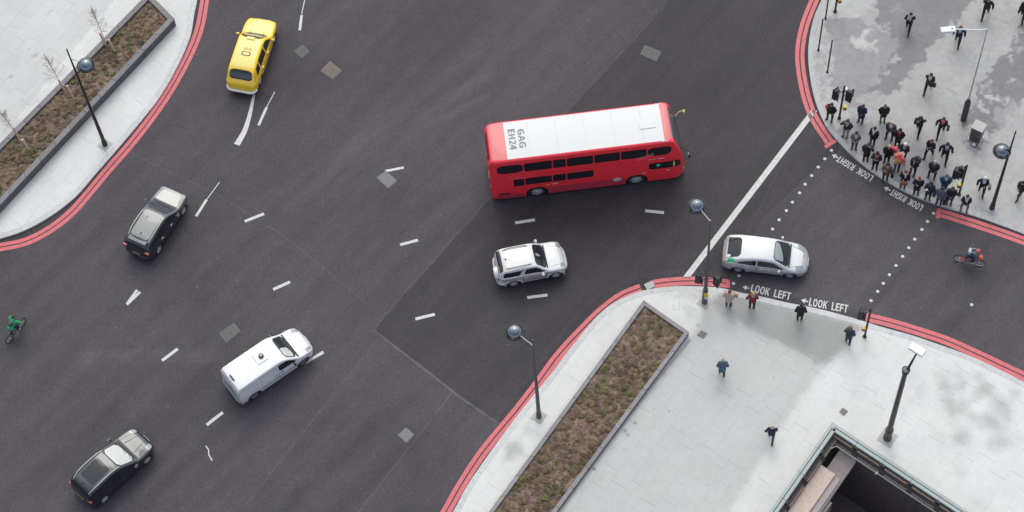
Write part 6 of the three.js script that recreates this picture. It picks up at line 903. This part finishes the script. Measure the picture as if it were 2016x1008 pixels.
person('broad walker in dark suit with a pale tie, right of the crowd', [23.66, -58.48], -105, { stride: 0.75, hc: 'k', top: DK, shirt: [0.3, 0.34, 0.38], arms: ['out', 'out'], h: 1.06, nod: 0.35 });
person('walker in dark coat with both hands raised, stepping behind the crowd', [22.89, -58.82], -130, { stride: 0.7, lead: -1, hc: 'r', top: DK, arms: ['phone', 'front'] });
const p33 = person('white haired person in open dark jacket and pale blue shirt carrying brown bag', [25.28, -56.27], -105, { stride: 0.6, hc: 'w', top: DK, shirt: [0.42, 0.5, 0.55], arms: ['front', 'out'] });
bag('paper_bag', 'tan bag on the arm of the white haired walker', 'bag', p33, [0.34, 0.98, 0.12], [0.16, 0.36, 0.3], [0.33, 0.22, 0.12]);
person('person in black jacket and grey trousers at the right edge', [27.21, -55.79], -150, { stride: 0.5, hc: 'k', top: DK, legs: GR, arms: ['front', 'pocket'] });
// waiting at the kerb
const p6 = person('person in dark jacket at the foot of the two-headed traffic signal', [17.93, -61.62], -130, { hc: 'b', top: DK, arms: ['pocket', 'pocket'], wide: 0.14 });
bag('rucksack', 'small orange red bag on the shoulder of the person by the signal', 'bag', p6, [-0.24, 1.25, 0.05], [0.18, 0.3, 0.16], [0.5, 0.1, 0.06], 'handle');
person('person in long navy coat standing apart behind the signal', [19.59, -61.35], -125, { coat: 'coat', hc: 'b', top: NV, arms: ['front', 'pocket'], skin: 'm' });
person('person in dark jacket and tan trousers standing apart at the top of the crowd', [20.76, -61.22], -95, { hc: 'a', top: DK, legs: [0.25, 0.15, 0.075], arms: 'pocket', coat: 'parka' });
person('person in charcoal jacket with pale trousers, leftmost by the kerb', [18.63, -60.51], -120, { hc: 'b', top: CH, legs: [0.28, 0.25, 0.22], shirt: [0.35, 0.33, 0.32], arms: ['pocket', 'ear'] });
person('dark haired person in grey brown tweed coat by the kerb', [18.98, -59.71], -105, { coat: 'parka', hc: 'k', top: [0.12, 0.105, 0.1], legs: JN, arms: 'front', shirt: [0.4, 0.33, 0.3] });
person('person in black coat with wide white scarf, left of the crowd', [20.00, -59.89], -130, { coat: 'parka', hc: 'k', hair: 'short', top: DK, scarf: [0.55, 0.54, 0.52], shirt: [0.5, 0.5, 0.5], skin: 'm' });
person('bald person in charcoal jacket holding papers', [20.95, -60.11], -120, { hair: 'bald', hc: 'g', top: [0.05, 0.055, 0.065], shirt: [0.4, 0.4, 0.4], arms: ['front', 'pocket'], wide: 0.15, h: 1.05 });
person('person in long black coat with dark red scarf', [21.32, -59.65], -115, { coat: 'coat', hair: 'long', hc: 'k', top: DK, scarf: [0.35, 0.03, 0.05], arms: 'pocket' });
person('person in long black coat with phone at the ear by the kerb', [19.50, -58.95], -110, { coat: 'coat', hc: 'b', top: DK, arms: ['ear', 'pocket'] });
person('person in black coat with red headphones and red gloves', [19.90, -58.37], -112, { coat: 'parka', hair: 'beanie', hc: [0.02, 0.012, 0.014], top: DK, scarf: [0.35, 0.07, 0.08], arms: 'phone', shirt: [0.3, 0.3, 0.32] });
const p16 = person('dark coated person beside a large red bag', [20.59, -58.71], -115, { hc: 'y', hair: 'short', top: DK, coat: 'parka', arms: ['carry', 'pocket'] });
bag('red_bag', 'bright red rucksack among the crowd', 'bag', p16, [0.26, 1.28, -0.1], [0.36, 0.4, 0.24], [0.6, 0.06, 0.07]);
person('grey haired person in black jacket holding a white paper', [21.45, -58.75], -120, { hc: 'w', top: DK, coat: 'parka', arms: 'front', puff: 0.045, shirt: [0.2, 0.2, 0.22] });
{ const p = scene.children[scene.children.length - 1], [x, y, z, q] = beside(p, [0.02, 1.1, 0.31]), o = thing('folded_paper', 'white folded paper in the hands of the grey haired person', 'paper', x, y, z, q); part('page', box(0.22, 0.012, 0.16, 0, 0, 0, 0.004).rotateX(0.5), dye([0.66, 0.66, 0.65]), o); part('fold', box(0.22, 0.01, 0.12, 0, 0.03, -0.1, 0.003).rotateX(-0.2), dye([0.6, 0.6, 0.6]), o); }
person('person in orange and yellow high visibility jacket amid the crowd', [21.05, -58.15], -125, { hc: 'b', hair: 'hood', top: [0.66, 0.13, 0.11], puff: 0.05, legs: JN, arms: ['out', 'front'], stripe: 1, ...{ hc: [0.66, 0.14, 0.09] } });
const p19 = person('dark haired person in black and tan coat by the kerb', [20.34, -57.63], -105, { hair: 'long', hc: 'k', coat: 'parka', top: [0.09, 0.065, 0.05], shirt: [0.25, 0.14, 0.08], arms: ['carry', 'phone'] });
bag('tote_bag', 'black tote bag beside the person in the black and tan coat', 'bag', p19, [0.33, 0.75, 0.05], [0.16, 0.4, 0.34], DK);
const p20 = person('person in black coat with cream scarf and plaid bag', [21.21, -57.10], -108, { coat: 'coat', hair: 'long', hc: 'r', top: DK, scarf: [0.5, 0.44, 0.4], arms: ['carry', 'front'] });
bag('plaid_bag', 'red brown patterned bag held low before the black coat', 'bag', p20, [0.02, 0.86, 0.3], [0.42, 0.24, 0.16], [0.22, 0.085, 0.07]);
const p21 = person('person in black jacket with large black rucksack on the back', [21.85, -57.82], -140, { hair: 'hood', hc: DK, top: DK, scarf: [0.22, 0.27, 0.3], arms: ['front', 'front'], wide: 0.13 });
bag('rucksack', 'large black rucksack on the person behind the crowd', 'backpack', p21, [0, 1.15, -0.27], [0.34, 0.5, 0.24], [0.02, 0.02, 0.024], 'back');
person('person with fur trimmed hood in black coat holding a phone', [21.85, -56.62], -105, { coat: 'coat', hair: 'long', hc: 'r', top: DK, fur: [0.45, 0.34, 0.26], arms: ['pocket', 'phone'] });
const p23 = person('person in black coat with white cup by the kerb near the crossing studs', [22.41, -56.25], -115, { coat: 'parka', hair: 'long', hc: 'k', top: NV, puff: 0.04, arms: ['carry', 'phone'] });
bag('handbag', 'black handbag low beside the person with the white cup', 'bag', p23, [0.3, 0.7, 0.0], [0.16, 0.3, 0.36], DK);
{ const [x, y, z, q] = beside(p23, [-0.13, 1.28, 0.29]), o = thing('paper_cup', 'white cup held by the person in black near the crossing studs', 'cup', x, y, z, q); part('cup', new THREE.CylinderGeometry(0.045, 0.033, 0.12, 14), dye([0.66, 0.66, 0.66]), o); part('lid', new THREE.CylinderGeometry(0.043, 0.047, 0.02, 14).translate(0, 0.07, 0), dye([0.6, 0.6, 0.6]), o); }
person('person in bright blue coat among the crowd', [23.32, -56.63], -105, { coat: 'parka', hc: 'a', top: BL, puff: 0.055, shirt: [0.45, 0.42, 0.4], legs: CH, arms: 'pocket' });
const p25 = person('person in blue grey coat and dark cap at the kerb, below the blue coat', [22.95, -55.89], -115, { coat: 'parka', hair: 'cap', hc: DK, top: [0.075, 0.1, 0.11], puff: 0.05, arms: ['carry', 'pocket'] });
bag('holdall', 'black holdall by the person in the blue grey coat', 'bag', p25, [0.28, 0.5, 0.05], [0.18, 0.28, 0.44], DK);
person('person in wide black coat beside the signal in the crowd', [23.49, -55.83], -110, { coat: 'parka', hair: 'short', hc: 'b', top: DK, puff: 0.055, legs: GR, arms: 'front', skin: 'm' });
person('person in black jacket with pale blue scarf and grey trousers, right end of the crowd', [24.18, -55.29], -108, { hc: 'b', top: DK, legs: [0.2, 0.19, 0.19], scarf: [0.4, 0.5, 0.54], shirt: [0.4, 0.5, 0.54], arms: 'front', wide: 0.16, shoes: [0.1, 0.1, 0.1] });
person('grey haired person in dark coat standing behind the blue coat', [22.84, -57.52], -118, { hair: 'short', hc: 'g', top: CH, shirt: [0.06, 0.06, 0.065], arms: 'pocket', wide: 0.16, coat: 'parka' });
// on the forecourt side
const p35 = person('person in beige coat with a tan bag waiting at the forecourt kerb', [11.05, -50.96], 62, { coat: 'parka', hc: 'r', top: [0.42, 0.33, 0.25], legs: JN, arms: ['pocket', 'front'], puff: 0.04 });
bag('handbag', 'tan bag held by the person in the beige coat', 'bag', p35, [-0.28, 1.2, 0.15], [0.3, 0.28, 0.16], [0.42, 0.24, 0.12]);
person('person in dark red jacket waiting at the forecourt kerb', [12.25, -50.72], 75, { hc: 'y', hair: 'long', top: [0.16, 0.018, 0.03], legs: CH, arms: ['out', 'phone'], puff: 0.035 });
person('person in long black coat below the second painted LEFT warning', [14.63, -49.80], 80, { coat: 'parka', hc: 'k', top: DK, arms: 'pocket', puff: 0.04 });
person('person in dark blue grey jacket below the signal on the forecourt', [16.93, -48.25], 70, { coat: 'parka', hc: 'a', top: [0.03, 0.04, 0.055], arms: ['phone', 'pocket'], stride: 0.25 });
person('person in long blue coat walking alone on the forecourt', [10.23, -47.11], 85, { coat: 'coat', hc: 'y', top: [0.06, 0.11, 0.16], legs: NV, arms: 'pocket', stride: 0.3, puff: 0.04 });
person('pale haired person in navy jacket striding above the stairwell', [12.24, -43.22], 75, { hair: 'bald', hc: 'w', top: NV, legs: [0.05, 0.06, 0.07], arms: ['out', 'down'], stride: 0.7 });

// ---------------------------------------------------------------- cyclists
function bicycle(label, [x, z], deg, frame, light) {
  const o = thing('bicycle', label, 'bicycle', x, 0, z, deg * D2R, undefined), r = 0.34, fr = dye(frame, 0.35);
  for (const wx of [-0.52, 0.52]) { const w = new THREE.Group(); w.name = 'wheel'; o.add(w); w.position.set(wx, r, 0); part('tyre', new THREE.TorusGeometry(r - 0.02, 0.022, 8, 40), rubber, w); part('rim', new THREE.TorusGeometry(r - 0.045, 0.012, 6, 36), light, w); part('spokes', [...Array(14).keys()].map((i) => tube([0, 0, 0], [(r - 0.05) * Math.cos(i / 7 * Math.PI), (r - 0.05) * Math.sin(i / 7 * Math.PI), 0], 0.003, 0.003, 4)), steel, w).userData.kind = 'stuff'; part('hub', new THREE.CylinderGeometry(0.025, 0.025, 0.1, 12).rotateX(Math.PI / 2), steel, w); }
  for (const [a, b, q = 0.018] of [[[-0.05, 0.3, 0], [-0.17, 0.82, 0]], [[-0.05, 0.3, 0], [0.36, 0.78, 0], 0.021], [[-0.14, 0.76, 0], [0.35, 0.83, 0]], [[0.34, 0.92, 0], [0.4, 0.66, 0], 0.021], [[-0.05, 0.3, 0], [-0.52, 0.34, 0.05], 0.011], [[-0.05, 0.3, 0], [-0.52, 0.34, -0.05], 0.011], [[-0.15, 0.74, 0], [-0.52, 0.34, 0.05], 0.01], [[-0.15, 0.74, 0], [-0.52, 0.34, -0.05], 0.01], [[0.4, 0.66, 0.05], [0.52, 0.34, 0.05], 0.014], [[0.4, 0.66, -0.05], [0.52, 0.34, -0.05], 0.014]]) part('frame_tube', tube(a, b, q), fr, o);
  part('saddle', new THREE.LatheGeometry([[0.001, 0.13], [0.03, 0.1], [0.05, 0], [0.075, -0.1], [0.05, -0.14], [0.001, -0.145]].map((p) => new THREE.Vector2(...p)), 16).rotateZ(-Math.PI / 2).scale(1, 0.45, 1).translate(-0.18, 0.94, 0), blackTrim, o); part('seat_post', tube([-0.16, 0.8, 0], [-0.19, 0.93, 0], 0.014), steel, o);
  part('handlebar', bend([[0.36, 1.0, -0.28], [0.38, 1.02, -0.1], [0.35, 1.0, 0], [0.38, 1.02, 0.1], [0.36, 1.0, 0.28]], 0.014), blackTrim, o); part('stem', tube([0.33, 0.92, 0], [0.36, 1.0, 0], 0.016), blackTrim, o);
  part('chain_wheel', new THREE.CylinderGeometry(0.09, 0.09, 0.012, 24).rotateX(Math.PI / 2).translate(-0.05, 0.3, 0.05), steel, o); for (const k of [1, -1]) { part('crank', tube([-0.05, 0.3, k * 0.07], [-0.05 + k * 0.16, 0.3, k * 0.08], 0.012), steel, o); part('pedal', box(0.1, 0.025, 0.09, -0.05 + k * 0.16, 0.3, k * 0.13, 0.008), blackTrim, o); }
  return o;
}
function rider(label, b, o) {                                   // sits on the bicycle b: hips on the saddle, hands on the bar, feet on the pedals
  const t = thing('person', label, 'person', b.position.x, 0, b.position.z, b.rotation.y + Math.PI / 2);
  // person's z runs along the bicycle's x; person's left is the bicycle's -z
  const J = { pelvis: [0, 1.03, -0.17], waist: [0, 1.15, -0.07], chest: [0, 1.31, 0.1], neck: [0, 1.42, 0.21], head: [0, 1.54, 0.29], hip: [[0.09, 1.0, -0.15], [-0.09, 1.0, -0.15]], knee: [[0.11, 0.66, 0.14], [-0.11, 0.82, 0.2]], ankle: [[0.11, 0.26, -0.22], [-0.11, 0.4, 0.08]], toe: [[0.12, 0.335, -0.1], [-0.12, 0.335, 0.2]], sh: [[0.19, 1.36, 0.16], [-0.19, 1.36, 0.16]], el: [[0.3, 1.18, 0.28], [-0.3, 1.18, 0.28]], wr: [[0.25, 1.05, 0.33], [-0.25, 1.05, 0.33]] };
  J.ankle[0] = [0.11, 0.36, -0.29]; J.toe[0] = [0.12, 0.345, -0.15];
  figure({ ...o, grip: true, coat: 'rider' }, J, t); return t;
}

const b1 = bicycle('dark bicycle ridden by the cyclist in green at the left edge', [-26.43, -53.16], 54, [0.02, 0.02, 0.022], blackTrim);
const r1 = rider('cyclist in bright green jacket riding at the left edge', b1, { hair: 'short', hc: 'b', top: [0.02, 0.30, 0.12], legs: [0.015, 0.017, 0.025], puff: 0.035, shoes: [0.4, 0.36, 0.3] });
bag('rucksack', 'grey rucksack on the green cyclist', 'backpack', r1, [0, 1.36, -0.1], [0.24, 0.3, 0.16], [0.05, 0.055, 0.065], 'back').rotation.x = 0;
const b2 = bicycle('red framed bicycle in the right hand road', [23.93, -52.20], -21, [0.5, 0.05, 0.04], alloy);
const r2 = rider('cyclist in dark blue jacket with a red helmet riding in the right road', b2, { hair: 'beanie', hc: [0.55, 0.09, 0.08], top: [0.035, 0.06, 0.10], legs: [0.012, 0.02, 0.04], shoes: [0.5, 0.5, 0.5] });
bag('courier_bag', 'pale grey bag on the back of the red helmeted cyclist', 'backpack', r2, [0.0, 1.36, -0.12], [0.3, 0.28, 0.16], [0.42, 0.43, 0.44], 'back');
bag('handlebar_bag', 'orange red bag on the front of the bicycle in the right road', 'bag', r2, [0.02, 0.92, 0.5], [0.26, 0.26, 0.22], [0.6, 0.11, 0.06], 'handle');

scene.updateMatrixWorld(true);
renderer.render(scene, camera);
